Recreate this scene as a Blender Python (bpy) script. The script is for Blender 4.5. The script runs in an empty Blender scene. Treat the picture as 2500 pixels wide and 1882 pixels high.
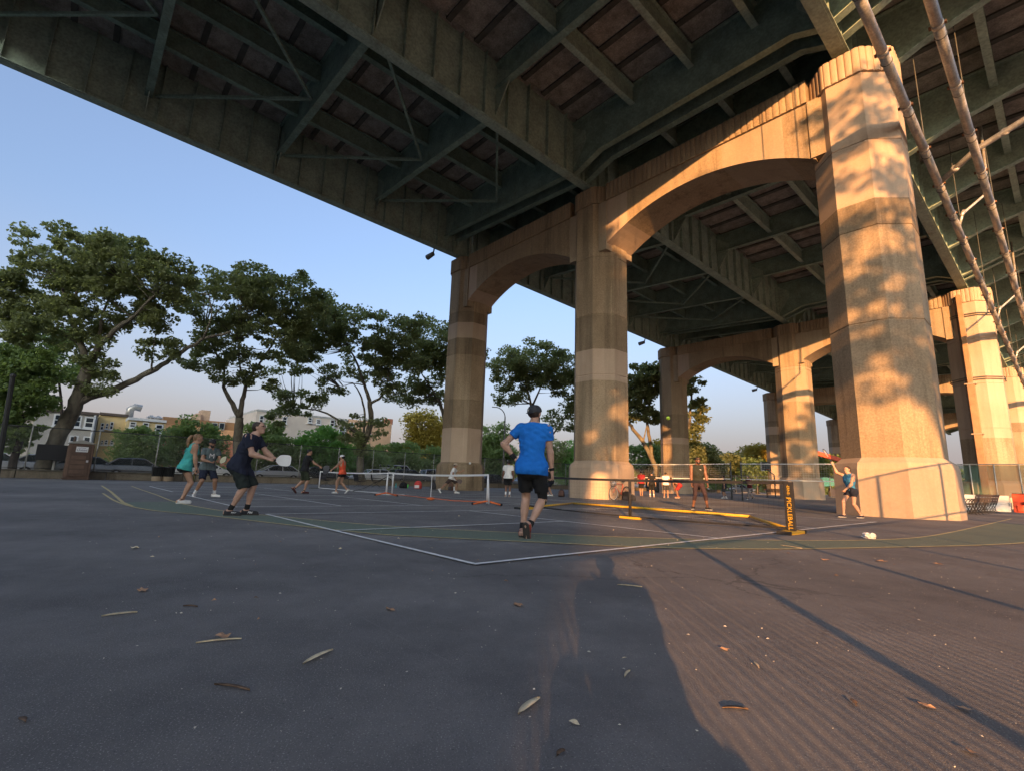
import bpy, math, random
import numpy as np
from mathutils import Vector, Matrix
random.seed(7); rng = np.random.default_rng(7)
SC = bpy.context.scene
COL = SC.collection
# ------------------------------------------------------------------ camera
FPX, PITCH, ROLL, YAW, CAMH = 1210.96, .1896, .0336, .8492, .75
Fv = np.array([-math.sin(YAW)*math.cos(PITCH), math.cos(YAW)*math.cos(PITCH), math.sin(PITCH)])
_R0 = np.array([math.cos(YAW), math.sin(YAW), 0.0]); _U0 = np.cross(_R0, Fv)
Rv = math.cos(ROLL)*_R0 + math.sin(ROLL)*_U0; Uv = np.cross(Rv, Fv)
CAM = np.array([0, 0, CAMH])
cd = bpy.data.cameras.new('camera'); cam = bpy.data.objects.new('camera', cd); COL.objects.link(cam)
cd.sensor_width = 36; cd.lens = FPX/2500*36; cd.clip_start = .05; cd.clip_end = 3000
cam.matrix_world = Matrix(((Rv[0], Uv[0], -Fv[0], 0), (Rv[1], Uv[1], -Fv[1], 0), (Rv[2], Uv[2], -Fv[2], CAMH), (0, 0, 0, 1)))
SC.camera = cam
# ------------------------------------------------------------------ sky, sun, exposure
SUN_EL = math.radians(10.0)
LDIR = np.array([-.6397*math.cos(SUN_EL), .7686*math.cos(SUN_EL), -math.sin(SUN_EL)])   # the way the light travels
w = bpy.data.worlds.new('World'); SC.world = w; w.use_nodes = True
nt = w.node_tree; bg = nt.nodes['Background']
sky = nt.nodes.new('ShaderNodeTexSky'); sky.sky_type = 'NISHITA'; sky.sun_disc = False
sky.sun_elevation = SUN_EL
sky.sun_rotation = math.atan2(-LDIR[0], -LDIR[1])
sky.air_density = 1.0; sky.dust_density = 8.0; sky.ozone_density = 2.8
gm = nt.nodes.new('ShaderNodeGamma'); gm.inputs[1].default_value = 1.0         # hazy summer air: less contrast between zenith and horizon
hsv = nt.nodes.new('ShaderNodeHueSaturation'); hsv.inputs['Saturation'].default_value = .76; hsv.inputs['Hue'].default_value = .505
tint = nt.nodes.new('ShaderNodeMix'); tint.data_type = 'RGBA'; tint.blend_type = 'MULTIPLY'; tint.inputs[0].default_value = 1; tint.inputs[7].default_value = (.78,.86,.95,1)
nt.links.new(sky.outputs[0], gm.inputs[0]); nt.links.new(gm.outputs[0], hsv.inputs['Color']); nt.links.new(hsv.outputs[0], tint.inputs[6]); 
tcw = nt.nodes.new('ShaderNodeTexCoord'); sxyz = nt.nodes.new('ShaderNodeSeparateXYZ'); nt.links.new(tcw.outputs['Generated'], sxyz.inputs[0])
hz = nt.nodes.new('ShaderNodeMapRange'); hz.interpolation_type = 'SMOOTHSTEP'; hz.inputs[1].default_value = -.02; hz.inputs[2].default_value = .42; hz.inputs[3].default_value = .45; hz.inputs[4].default_value = 0
nt.links.new(sxyz.outputs[2], hz.inputs[0])
haze = nt.nodes.new('ShaderNodeMix'); haze.data_type = 'RGBA'; haze.inputs[7].default_value = (1.95,1.62,1.58,1)     # low pinkish summer haze all round the horizon
nt.links.new(hz.outputs[0], haze.inputs[0]); nt.links.new(tint.outputs[2], haze.inputs[6]); nt.links.new(haze.outputs[2], bg.inputs[0]); bg.inputs[1].default_value = .142
sl = bpy.data.lights.new('sun', 'SUN'); sun = bpy.data.objects.new('sun', sl); COL.objects.link(sun)
sl.energy = 3.6; sl.angle = math.radians(.42); sl.color = (1.0, .49, .18)
sun.rotation_euler = Vector(LDIR).to_track_quat('-Z', 'Y').to_euler(); sun.location = (40, -50, 30)
SC.view_settings.view_transform = 'Standard'; SC.view_settings.look = 'None'
SC.view_settings.gamma = 1; SC.view_settings.use_curve_mapping = False
SC.view_settings.exposure = 1.9
SC.render.engine = 'CYCLES'
SC.cycles.max_bounces = 8; SC.cycles.diffuse_bounces = 5; SC.cycles.transparent_max_bounces = 12

# ------------------------------------------------------------------ helpers
def ray(px, py): return Fv + Rv*(px-1250)/FPX - Uv*(py-941)/FPX
def onZ(px, py, z=0.): d = ray(px, py); return CAM + d*((z-CAMH)/d[2])
def onX(px, py, x): d = ray(px, py); return CAM + d*(x/d[0])
def onY(px, py, y): d = ray(px, py); return CAM + d*(y/d[1])
def atD(px, py, D): return CAM + ray(px, py)*D
R0 = np.array([math.cos(YAW), math.sin(YAW), 0.]); F0 = np.array([-math.sin(YAW), math.cos(YAW), 0.])

class MB:
    def __init__(s): s.v = []; s.f = []; s.n = 0
    def add(s, vs, fs):
        o = s.n; s.v.extend([tuple(map(float, q)) for q in vs]); s.f.extend([tuple(i+o for i in q) for q in fs]); s.n += len(vs); return s
    def box(s, x0, y0, z0, x1, y1, z1):
        return s.add([(x0,y0,z0),(x1,y0,z0),(x1,y1,z0),(x0,y1,z0),(x0,y0,z1),(x1,y0,z1),(x1,y1,z1),(x0,y1,z1)],
                     [(3,2,1,0),(4,5,6,7),(0,1,5,4),(1,2,6,5),(2,3,7,6),(3,0,4,7)])
    def obox(s, c, a, b, d):
        c, a, b, d = (np.array(q, float) for q in (c, a, b, d))
        vs = [c-a-b-d, c+a-b-d, c+a+b-d, c-a+b-d, c-a-b+d, c+a-b+d, c+a+b+d, c-a+b+d]
        return s.add(vs, [(3,2,1,0),(4,5,6,7),(0,1,5,4),(1,2,6,5),(2,3,7,6),(3,0,4,7)])
    def bar(s, p, q, w, h, up=(0,0,1)):
        p, q = np.array(p, float), np.array(q, float); d = q-p; L = np.linalg.norm(d); d = d/L
        up = np.array(up, float); si = np.cross(d, up)
        if np.linalg.norm(si) < 1e-4: si = np.cross(d, (1,0,0))
        si /= np.linalg.norm(si); u = np.cross(si, d)
        return s.obox((p+q)/2, d*L/2, si*w/2, u*h/2)
    def tube(s, pts, r, n=8, cap=True):
        pts = [np.array(p, float) for p in pts]; m = len(pts)
        rs = [r]*m if np.isscalar(r) else list(r)
        t0 = pts[1]-pts[0]; t0 = t0/np.linalg.norm(t0)
        a = np.cross(t0, (0,0,1)); 
        if np.linalg.norm(a) < 1e-3: a = np.cross(t0, (1,0,0))
        a /= np.linalg.norm(a); vs = []
        for i in range(m):
            t = pts[min(i+1,m-1)]-pts[max(i-1,0)]; t = t/(np.linalg.norm(t)+1e-12)
            a = a - t*(a@t); a /= (np.linalg.norm(a)+1e-12); b = np.cross(t, a)
            for k in range(n):
                th = 2*math.pi*k/n; vs.append(pts[i]+rs[i]*(math.cos(th)*a+math.sin(th)*b))
        fs = [(i*n+k, i*n+(k+1)%n, (i+1)*n+(k+1)%n, (i+1)*n+k) for i in range(m-1) for k in range(n)]
        if cap: fs += [tuple(range(n-1,-1,-1)), tuple(range((m-1)*n, m*n))]
        return s.add(vs, fs)
    def prism(s, poly, fn, w0, w1):
        n = len(poly); vs = [fn(u,v,w0) for u,v in poly]+[fn(u,v,w1) for u,v in poly]
        fs = [(i,(i+1)%n,n+(i+1)%n,n+i) for i in range(n)]+[tuple(range(n-1,-1,-1)), tuple(range(n,2*n))]
        return s.add(vs, fs)
    def lathe(s, prof, n=16, c=(0,0,0), caps=True):
        c = np.array(c, float); m = len(prof)
        vs = [c+np.array((r*math.cos(2*math.pi*k/n), r*math.sin(2*math.pi*k/n), z)) for r,z in prof for k in range(n)]
        fs = [(i*n+k, i*n+(k+1)%n, (i+1)*n+(k+1)%n, (i+1)*n+k) for i in range(m-1) for k in range(n)]
        if caps: fs += [tuple(range(n-1,-1,-1)), tuple(range((m-1)*n, m*n))]
        return s.add(vs, fs)
    def ball(s, c, rx, ry=None, rz=None, n=10, m=6):
        ry = rx if ry is None else ry; rz = rx if rz is None else rz
        c = np.array(c, float); vs = [c+(0,0,rz)]
        for i in range(1, m):
            ph = math.pi*i/m
            for k in range(n): vs.append(c+np.array((rx*math.sin(ph)*math.cos(2*math.pi*k/n), ry*math.sin(ph)*math.sin(2*math.pi*k/n), rz*math.cos(ph))))
        vs.append(c-np.array((0,0,rz))); L = len(vs)-1
        fs = [(0,1+k,1+(k+1)%n) for k in range(n)]
        for i in range(m-2): fs += [(1+i*n+k,1+(i+1)*n+k,1+(i+1)*n+(k+1)%n,1+i*n+(k+1)%n) for k in range(n)]
        fs += [(L,1+(m-2)*n+(k+1)%n,1+(m-2)*n+k) for k in range(n)]
        return s.add(vs, fs)
    def build(s, name, m=None, parent=None, smooth=False, **pr):
        return build_np(name, np.array(s.v, float).reshape(-1,3), s.f, m, parent, smooth, **pr)

def wloc(o):
    l = np.zeros(3)
    while o is not None: l = l+np.array(o.location); o = o.parent
    return l
def build_np(name, V, Fc, m=None, parent=None, smooth=False, local=False, bevel=0, **pr):
    me = bpy.data.meshes.new(name)
    V = np.asarray(V, float)
    if parent is not None and not local: V = V - wloc(parent)
    if isinstance(Fc, np.ndarray):
        k = Fc.shape[1]; me.vertices.add(len(V)); me.vertices.foreach_set('co', V.astype(np.float32).ravel())
        me.loops.add(Fc.size); me.loops.foreach_set('vertex_index', Fc.astype(np.int32).ravel())
        me.polygons.add(len(Fc)); me.polygons.foreach_set('loop_start', np.arange(0, Fc.size, k, dtype=np.int32))
        me.update(calc_edges=True)
    else:
        me.from_pydata([tuple(q) for q in V], [], Fc); me.update()
    if smooth: me.polygons.foreach_set('use_smooth', [True]*len(me.polygons))
    if m is not None: me.materials.append(m)
    o = bpy.data.objects.new(name, me); COL.objects.link(o)
    if parent is not None: o.parent = parent
    if bevel:
        b = o.modifiers.new('bevel', 'BEVEL'); b.width = bevel; b.segments = 2; b.limit_method = 'ANGLE'; b.angle_limit = .7
    for k2, v2 in pr.items(): o[k2] = v2
    return o
def thing(name, label, cat, loc=(0,0,0), rz=0, group=None):
    o = bpy.data.objects.new(name, None); COL.objects.link(o); o.location = tuple(map(float, loc)); o.rotation_euler = (0,0,rz)
    o.empty_display_size = .2; o['label'] = label; o['category'] = cat
    if group: o['group'] = group
    return o
def tag(o, label, cat, group=None):
    o['label'] = label; o['category'] = cat
    if group: o['group'] = group
    return o
def copy_tree(o, parent=None):
    c = o.copy(); COL.objects.link(c)
    if parent is not None: c.parent = parent
    for ch in list(o.children): copy_tree(ch, c)
    return c
def place_mb(mb, loc, rz):
    """rotate an MB built at the origin and move it"""
    V = np.array(mb.v).reshape(-1,3); c, s_ = math.cos(rz), math.sin(rz)
    W = V.copy(); W[:,0] = V[:,0]*c-V[:,1]*s_+loc[0]; W[:,1] = V[:,0]*s_+V[:,1]*c+loc[1]; W[:,2] += loc[2]
    mb.v = [tuple(q) for q in W]; return mb

# ------------------------------------------------------------------ materials
MATS = {}
def mat(name, col, rough=.75, var=.18, scale=4., bump=0., bscale=30., metal=0., stretch=(1,1,1), spec=.4, col2=None, detail=5., fine=0., rust=None, bdist=.02):
    if name in MATS: return MATS[name]
    m = bpy.data.materials.new(name); m.use_nodes = True; t = m.node_tree; N = t.nodes; L = t.links
    b = N['Principled BSDF']; b.inputs['Roughness'].default_value = rough; b.inputs['Metallic'].default_value = metal
    b.inputs['Specular IOR Level'].default_value = spec
    if var == 0 and not bump and col2 is None:
        b.inputs['Base Color'].default_value = (*col, 1)
    else:
        tc = N.new('ShaderNodeNewGeometry'); mp = N.new('ShaderNodeMapping'); mp.inputs['Scale'].default_value = stretch
        L.new(tc.outputs['Position'], mp.inputs['Vector'])
        nz = N.new('ShaderNodeTexNoise'); nz.inputs['Scale'].default_value = scale; nz.inputs['Detail'].default_value = detail
        nz.inputs['Roughness'].default_value = .62
        L.new(mp.outputs[0], nz.inputs['Vector'])
        cr = N.new('ShaderNodeValToRGB')
        c2 = col2 if col2 is not None else tuple(min(1, c*(1+var)) for c in col)
        c1 = col if col2 is not None else tuple(c*(1-var) for c in col)
        cr.color_ramp.elements[0].position = .32; cr.color_ramp.elements[1].position = .68
        cr.color_ramp.elements[0].color = (*c1, 1); cr.color_ramp.elements[1].color = (*c2, 1)
        L.new(nz.outputs['Fac'], cr.inputs['Fac']); out = cr.outputs['Color']
        if fine > 0:
            n2 = N.new('ShaderNodeTexNoise'); n2.inputs['Scale'].default_value = bscale; n2.inputs['Detail'].default_value = 4
            L.new(tc.outputs['Position'], n2.inputs['Vector'])
            mr = N.new('ShaderNodeMapRange'); mr.inputs[1].default_value = .3; mr.inputs[2].default_value = .7
            mr.inputs[3].default_value = 1-fine; mr.inputs[4].default_value = 1+fine
            L.new(n2.outputs['Fac'], mr.inputs[0])
            mx = N.new('ShaderNodeVectorMath'); mx.operation = 'SCALE'
            L.new(out, mx.inputs[0]); L.new(mr.outputs[0], mx.inputs['Scale']); out = mx.outputs[0]
        if rust:
            n4 = N.new('ShaderNodeTexNoise'); n4.inputs['Scale'].default_value = 1.1; n4.inputs['Detail'].default_value = 9; n4.inputs['Roughness'].default_value = .72
            mp4 = N.new('ShaderNodeMapping'); mp4.inputs['Scale'].default_value = (1,1,.45); L.new(tc.outputs['Position'], mp4.inputs[0]); L.new(mp4.outputs[0], n4.inputs['Vector'])
            m4 = N.new('ShaderNodeMapRange'); m4.inputs[1].default_value = .56; m4.inputs[2].default_value = .70; m4.inputs[3].default_value = 0; m4.inputs[4].default_value = .45
            L.new(n4.outputs['Fac'], m4.inputs[0]); x4 = N.new('ShaderNodeMix'); x4.data_type = 'RGBA'; L.new(m4.outputs[0], x4.inputs[0]); L.new(out, x4.inputs[6]); x4.inputs[7].default_value = (*rust,1); out = x4.outputs[2]
        L.new(out, b.inputs['Base Color'])
        if bump:
            n3 = N.new('ShaderNodeTexNoise'); n3.inputs['Scale'].default_value = bscale; n3.inputs['Detail'].default_value = 6
            L.new(tc.outputs['Position'], n3.inputs['Vector'])
            bp = N.new('ShaderNodeBump'); bp.inputs['Strength'].default_value = bump; bp.inputs['Distance'].default_value = bdist
            L.new(n3.outputs['Fac'], bp.inputs['Height']); L.new(bp.outputs[0], b.inputs['Normal'])
    MATS[name] = m; return m

def concrete(name, c1, c2, stain, streak=.5, agg=.35, bump=.35):
    """weathered cast concrete: blotches, vertical run-off streaks, exposed aggregate"""
    if name in MATS: return MATS[name]
    m = bpy.data.materials.new(name); m.use_nodes = True; t = m.node_tree; N = t.nodes; L = t.links
    b = N['Principled BSDF']; b.inputs['Roughness'].default_value = .88; b.inputs['Specular IOR Level'].default_value = .25
    g = N.new('ShaderNodeNewGeometry')
    def noise(sc, st, det=6):
        mp = N.new('ShaderNodeMapping'); mp.inputs['Scale'].default_value = st; L.new(g.outputs['Position'], mp.inputs[0])
        n = N.new('ShaderNodeTexNoise'); n.inputs['Scale'].default_value = sc; n.inputs['Detail'].default_value = det
        n.inputs['Roughness'].default_value = .65; L.new(mp.outputs[0], n.inputs['Vector']); return n.outputs['Fac']
    def rng_(src, a, c, lo=0., hi=1.):
        r = N.new('ShaderNodeMapRange'); r.inputs[1].default_value = a; r.inputs[2].default_value = c
        r.inputs[3].default_value = lo; r.inputs[4].default_value = hi; L.new(src, r.inputs[0]); return r.outputs[0]
    def mix(f, a, c):
        x = N.new('ShaderNodeMix'); x.data_type = 'RGBA'
        if hasattr(f, 'links'): L.new(f, x.inputs[0])
        else: x.inputs[0].default_value = f
        for s_, v in ((x.inputs[6], a), (x.inputs[7], c)):
            if hasattr(v, 'links'): L.new(v, s_)
            else: s_.default_value = (*v, 1)
        return x.outputs[2]
    base = mix(rng_(noise(.55, (1,1,.6)), .35, .65), c1, c2)
    st = rng_(noise(1.0, (1.7,1.7,.11)), .50, .68, 0, streak)
    base = mix(st, base, stain)
    wst = rng_(noise(2.1, (2.1,2.1,.10), 3), .63, .70, 0, streak*.55)
    base = mix(wst, base, tuple(min(.6, c*1.35) for c in c2))
    ag = rng_(noise(16, (1,1,1), 3), .3, .7, 1-agg, 1+agg)
    v = N.new('ShaderNodeVectorMath'); v.operation = 'SCALE'; L.new(base, v.inputs[0]); L.new(ag, v.inputs['Scale'])
    L.new(v.outputs[0], b.inputs['Base Color'])
    bp = N.new('ShaderNodeBump'); bp.inputs['Strength'].default_value = bump; bp.inputs['Distance'].default_value = .03
    L.new(noise(22, (1,1,1), 5), bp.inputs['Height']); L.new(bp.outputs[0], b.inputs['Normal'])
    MATS[name] = m; return m

def leaf_mat(name, c1, c2, trans=.35):
    if name in MATS: return MATS[name]
    m = bpy.data.materials.new(name); m.use_nodes = True; t = m.node_tree; N = t.nodes; L = t.links
    b = N['Principled BSDF']; b.inputs['Roughness'].default_value = .55; b.inputs['Specular IOR Level'].default_value = .3
    g = N.new('ShaderNodeNewGeometry'); n = N.new('ShaderNodeTexNoise'); n.inputs['Scale'].default_value = .9; n.inputs['Detail'].default_value = 5
    n.inputs['Roughness'].default_value = .75
    L.new(g.outputs['Position'], n.inputs['Vector'])
    cr = N.new('ShaderNodeValToRGB'); cr.color_ramp.elements[0].position = .34; cr.color_ramp.elements[1].position = .66
    cr.color_ramp.elements[0].color = (*c1,1); cr.color_ramp.elements[1].color = (*c2,1)
    L.new(n.outputs['Fac'], cr.inputs['Fac']); L.new(cr.outputs[0], b.inputs['Base Color'])
    tr = N.new('ShaderNodeBsdfTranslucent')
    hs = N.new('ShaderNodeMix'); hs.data_type = 'RGBA'; hs.inputs[0].default_value = .5; L.new(cr.outputs[0], hs.inputs[6]); hs.inputs[7].default_value = (c2[0]*1.6, c2[1]*1.5, c2[2]*.5, 1)
    L.new(hs.outputs[2], tr.inputs[0]); mx = N.new('ShaderNodeMixShader'); mx.inputs[0].default_value = trans
    L.new(b.outputs[0], mx.inputs[1]); L.new(tr.outputs[0], mx.inputs[2]); L.new(mx.outputs[0], N['Material Output'].inputs[0])
    MATS[name] = m; return m

def asphalt():
    m = bpy.data.materials.new('asphalt'); m.use_nodes = True; t = m.node_tree; N = t.nodes; L = t.links
    b = N['Principled BSDF']; b.inputs['Specular IOR Level'].default_value = .35
    g = N.new('ShaderNodeNewGeometry')
    def noise(sc, st=(1,1,1), det=6, ro=.6):
        mp = N.new('ShaderNodeMapping'); mp.inputs['Scale'].default_value = st; mp.inputs['Rotation'].default_value = (0,0,.5); L.new(g.outputs['Position'], mp.inputs[0])
        n = N.new('ShaderNodeTexNoise'); n.inputs['Scale'].default_value = sc; n.inputs['Detail'].default_value = det
        n.inputs['Roughness'].default_value = ro; L.new(mp.outputs[0], n.inputs['Vector']); return n.outputs['Fac']
    def rg(src, a, c, lo, hi):
        r = N.new('ShaderNodeMapRange'); r.inputs[1].default_value = a; r.inputs[2].default_value = c
        r.inputs[3].default_value = lo; r.inputs[4].default_value = hi; L.new(src, r.inputs[0]); return r.outputs[0]
    def mixc(f, a, c):
        x = N.new('ShaderNodeMix'); x.data_type = 'RGBA'; L.new(f, x.inputs[0])
        for s_, v in ((x.inputs[6], a), (x.inputs[7], c)):
            if hasattr(v, 'links'): L.new(v, s_)
            else: s_.default_value = (*v, 1)
        return x.outputs[2]
    base = mixc(rg(noise(.35, (1,1,1), 8, .7), .35, .65, 0, 1), (.098,.092,.090), (.205,.191,.180))
    base = mixc(rg(noise(2.3, (1,1,1), 6), .58, .75, 0, .45), base, (.21,.195,.185))      # worn dusty patches
    base = mixc(rg(noise(1.3, (.35,2.6,1), 5), .68, .76, 0, .35), base, (.27,.26,.25))       # scuffs
    base = mixc(rg(noise(160, (1,1,1), 2, .5), .60, .70, 0, .75), base, (.42,.40,.36))      # pale aggregate
    base = mixc(rg(noise(90, (1,1,1), 2, .5), .60, .75, 0, .6), base, (.05,.05,.054))
    base = mixc(rg(noise(.21, (1,1,1), 9, .78), .48, .58, 0, .42), base, (.085,.082,.082))           # old damp-looking patches
    base = mixc(rg(noise(5.5, (.12,3.2,1), 6, .8), .63, .73, 0, .5), base, (.30,.285,.265))    # dragged scuff marks
    base = mixc(rg(noise(.9, (1,1,1), 10, .85), .66, .72, 0, .3), base, (.24,.215,.19))       # dusty smears
    vo = N.new('ShaderNodeTexVoronoi'); vo.feature = 'DISTANCE_TO_EDGE'; vo.inputs['Scale'].default_value = .33
    wn = N.new('ShaderNodeTexNoise'); wn.inputs['Scale'].default_value = 1.6; wn.inputs['Detail'].default_value = 8; wn.inputs['Roughness'].default_value = .7
    L.new(g.outputs['Position'], wn.inputs['Vector']); wv = N.new('ShaderNodeVectorMath'); wv.operation = 'MULTIPLY_ADD'; L.new(wn.outputs['Color'], wv.inputs[0]); wv.inputs[1].default_value = (.9,.9,0); L.new(g.outputs['Position'], wv.inputs[2])
    L.new(wv.outputs[0], vo.inputs['Vector'])
    ck = rg(vo.outputs['Distance'], .0, .006, 1, 0); cm = N.new('ShaderNodeMath'); cm.operation = 'MULTIPLY'; L.new(ck, cm.inputs[0]); L.new(rg(noise(.22, (1,1,1), 3), .50, .60, 0, .75), cm.inputs[1])
    base = mixc(cm.outputs[0], base, (.045,.043,.042))                                        # hairline cracks here and there
    L.new(base, b.inputs['Base Color'])
    L.new(rg(noise(3.), .3, .7, .72, .92), b.inputs['Roughness'])
    bp = N.new('ShaderNodeBump'); bp.inputs['Strength'].default_value = .6; bp.inputs['Distance'].default_value = .006
    L.new(noise(190, (1,1,1), 3, .7), bp.inputs['Height']); L.new(bp.outputs[0], b.inputs['Normal'])
    MATS['asphalt'] = m; return m

def paint(name, col, wear=.5):
    """road paint worn through to the asphalt in patches"""
    m = bpy.data.materials.new(name); m.use_nodes = True; t = m.node_tree; N = t.nodes; L = t.links
    b = N['Principled BSDF']; b.inputs['Roughness'].default_value = .8
    g = N.new('ShaderNodeNewGeometry')
    n = N.new('ShaderNodeTexNoise'); n.inputs['Scale'].default_value = 9; n.inputs['Detail'].default_value = 8; n.inputs['Roughness'].default_value = .75
    L.new(g.outputs['Position'], n.inputs['Vector'])
    r = N.new('ShaderNodeMapRange'); r.inputs[1].default_value = .42; r.inputs[2].default_value = .72; r.inputs[3].default_value = 0; r.inputs[4].default_value = wear
    L.new(n.outputs['Fac'], r.inputs[0])
    n2 = N.new('ShaderNodeTexNoise'); n2.inputs['Scale'].default_value = 90; n2.inputs['Detail'].default_value = 3; L.new(g.outputs['Position'], n2.inputs['Vector'])
    x = N.new('ShaderNodeMix'); x.data_type = 'RGBA'; L.new(r.outputs[0], x.inputs[0]); x.inputs[6].default_value = (*col,1); x.inputs[7].default_value = (.07,.07,.072,1)
    L.new(x.outputs[2], b.inputs['Base Color'])
    bp = N.new('ShaderNodeBump'); bp.inputs['Strength'].default_value = .4; bp.inputs['Distance'].default_value = .01
    L.new(n2.outputs['Fac'], bp.inputs['Height']); L.new(bp.outputs[0], b.inputs['Normal'])
    MATS[name] = m; return m

def glass_mat(name='window_glass', col=(.03,.04,.05), rough=.06):
    return mat(name, col, rough=rough, var=0, spec=.35)
# ================================================================== GROUND
asphalt()
def sheet(name, x0, y0, x1, y1, z, m, parent=None, **pr):
    return MB().add([(x0,y0,z),(x1,y0,z),(x1,y1,z),(x0,y1,z)], [(0,1,2,3)]).build(name, m, parent, **pr)
ground = sheet('ground', -500, -300, 400, 700, 0, MATS['asphalt'], kind='structure')
WHITE = paint('white_line_paint', (.80,.79,.76), .55); YEL = paint('yellow_line_paint', (.58,.47,.22), .6); GRN = paint('green_band_paint', (.13,.165,.115), .5)
def strip(name, pts, wd, z, m):
    pts = [np.array(p[:2], float) for p in pts]; vs = []
    for i, p in enumerate(pts):
        t = pts[min(i+1,len(pts)-1)]-pts[max(i-1,0)]; t /= np.linalg.norm(t); nn = np.array((-t[1], t[0]))*wd/2
        vs += [(*(p+nn), z), (*(p-nn), z)]
    return MB().add(vs, [(2*i,2*i+1,2*i+3,2*i+2) for i in range(len(pts)-1)]).build(name, m, ground)
def smooth_poly(pts, n=6):
    P = [np.array(p[:2], float) for p in pts]; P = [2*P[0]-P[1]]+P+[2*P[-1]-P[-2]]; out = []
    for i in range(1, len(P)-2):
        for k in range(n):
            t = k/n; a, b_, c, d = P[i-1], P[i], P[i+1], P[i+2]
            out.append(.5*((2*b_)+(c-a)*t+(2*a-5*b_+4*c-d)*t*t+(3*b_-a-3*c+d)*t**3))
    out.append(P[-2]); return out
low = smooth_poly([(-19,.95),(-14.2,1.0),(-11.57,1.28),(-9.94,1.95),(-8.11,2.53),(-6.36,3.17),(-5.75,3.6),(-4.56,4.66),(-3.74,5.4),(-3.2,6.1),(-2.59,7.21),(-1.73,9.37),(-1.11,11.09),(-.6,13.2),(-.3,16),(-.25,21)])
up = smooth_poly([(-26.9,2.25),(-22.4,2.18),(-18.3,2.15),(-14.8,2.07),(-13.06,2.13),(-11.0,2.41),(-9.37,2.97),(-7.73,3.6),(-6.62,4.27),(-5.26,5.43),(-4.39,6.34),(-3.75,7.14),(-3.02,8.43),(-2.47,9.6),(-2.05,11.3),(-1.9,14),(-1.85,19),(-1.8,26)])
nb = 60
def resamp(P, n):
    P = np.array(P); s = np.r_[0, np.cumsum(np.linalg.norm(np.diff(P, axis=0), axis=1))]
    q = np.linspace(0, s[-1], n); return np.c_[np.interp(q, s, P[:,0]), np.interp(q, s, P[:,1])]
la, ua = resamp([p for p in low if p[0] > -14.5], nb), resamp([p for p in up if p[0] > -14.8 and p[1] < 22], nb)
MB().add([(x,y,.004) for x,y in la]+[(x,y,.004) for x,y in ua], [(i,i+1,nb+i+1,nb+i) for i in range(nb-1)]).build('green_band', GRN, ground)
strip('yellow_line', low, .055, .008, YEL); strip('yellow_line', up, .05, .008, YEL)
strip('yellow_line', [(-26.87,1.26),(-20.6,1.21),(-14.1,1.08),(-12.7,1.13)], .07, .008, YEL)
def court(x0, x1, y0=2.88, y1=16.1, nety=9.6):
    lw = .058; z = .012
    for p, q in (((x0,y0),(x1,y0)), ((x0,y1),(x1,y1)), ((x0,nety-2.1),(x1,nety-2.1)), ((x0,nety+2.1),(x1,nety+2.1))):
        strip('court_line', [(p[0]-lw/2,p[1]),(q[0]+lw/2,q[1])], lw, z, WHITE)
    for x in (x0, x1): strip('court_line', [(x,y0-lw/2),(x,y1+lw/2)], lw, z+.004, WHITE)
    xm = (x0+x1)/2
    strip('court_line', [(xm,y0),(xm,nety-2.1)], lw, z+.004, WHITE); strip('court_line', [(xm,nety+2.1),(xm,y1)], lw, z+.004, WHITE)
court(-9.9, -3.68); court(-18.25, -12.1); court(-26.8, -20.6)
strip('court_line', [(-20.6,11.7),(-18.25,11.7)], .05, .012, WHITE); strip('court_line', [(-20.6,5.2),(-12.1,5.2)], .05, .02, WHITE)
# faint basketball key scribble near the net
strip('court_line', [(-9.3,13.0),(-8.6,13.2),(-8.0,12.8),(-7.5,13.1)], .05, .02, paint('faded_white_paint', (.30,.29,.28), .9))
# street beyond the perimeter wall
street = sheet('street', -58, -120, -46.2, 300, .004, mat('street_asphalt', (.075,.075,.078), var=.2, scale=.8), kind='structure')
sheet('sidewalk', -46.2, -120, -40.3, 300, .008, mat('sidewalk_concrete', (.24,.23,.21), var=.15, scale=1.5), kind='structure')
MB().box(-46.2,-120,0,-46.0,300,.14).build('kerb', mat('kerb_stone', (.26,.25,.23)), kind='structure')

# ================================================================== VIADUCT PIERS
X3 = [-29.95, -17.13, -4.25]; Y0 = 21.65; SPAN = 29.5; GR = .0348
C_OLD = concrete('old_concrete', (.26,.19,.118), (.345,.262,.17), (.085,.065,.042), .5, .20, .5)
C_DRK = concrete('dark_old_concrete', (.195,.141,.086), (.27,.203,.13), (.07,.052,.034), .6, .20, .5)
C_NEW = concrete('repaired_concrete', (.385,.285,.20), (.435,.33,.24), (.235,.18,.13), .35, .06, .12)
C_MID = concrete('grey_concrete', (.31,.24,.165), (.36,.285,.20), (.20,.155,.11), .5, .1, .2)
def octa(cx, cy, wd, grow=0.):
    h = wd/2+grow; s = (wd/2)*math.tan(math.pi/8)+grow*.41
    return [(cx+a, cy+b) for a, b in ((-s,-h),(s,-h),(h,-s),(h,s),(s,h),(-s,h),(-h,s),(-h,-s))]
def loft(rings, cap=True):
    n = len(rings[0][0]); vs = [(x,y,z) for poly, z in rings for x, y in poly]
    fs = [(i*n+k, i*n+(k+1)%n, (i+1)*n+(k+1)%n, (i+1)*n+k) for i in range(len(rings)-1) for k in range(n)]
    fs += [tuple(range(n-1,-1,-1)), tuple(range((len(rings)-1)*n, len(rings)*n))]
    return MB().add(vs, fs)
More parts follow.
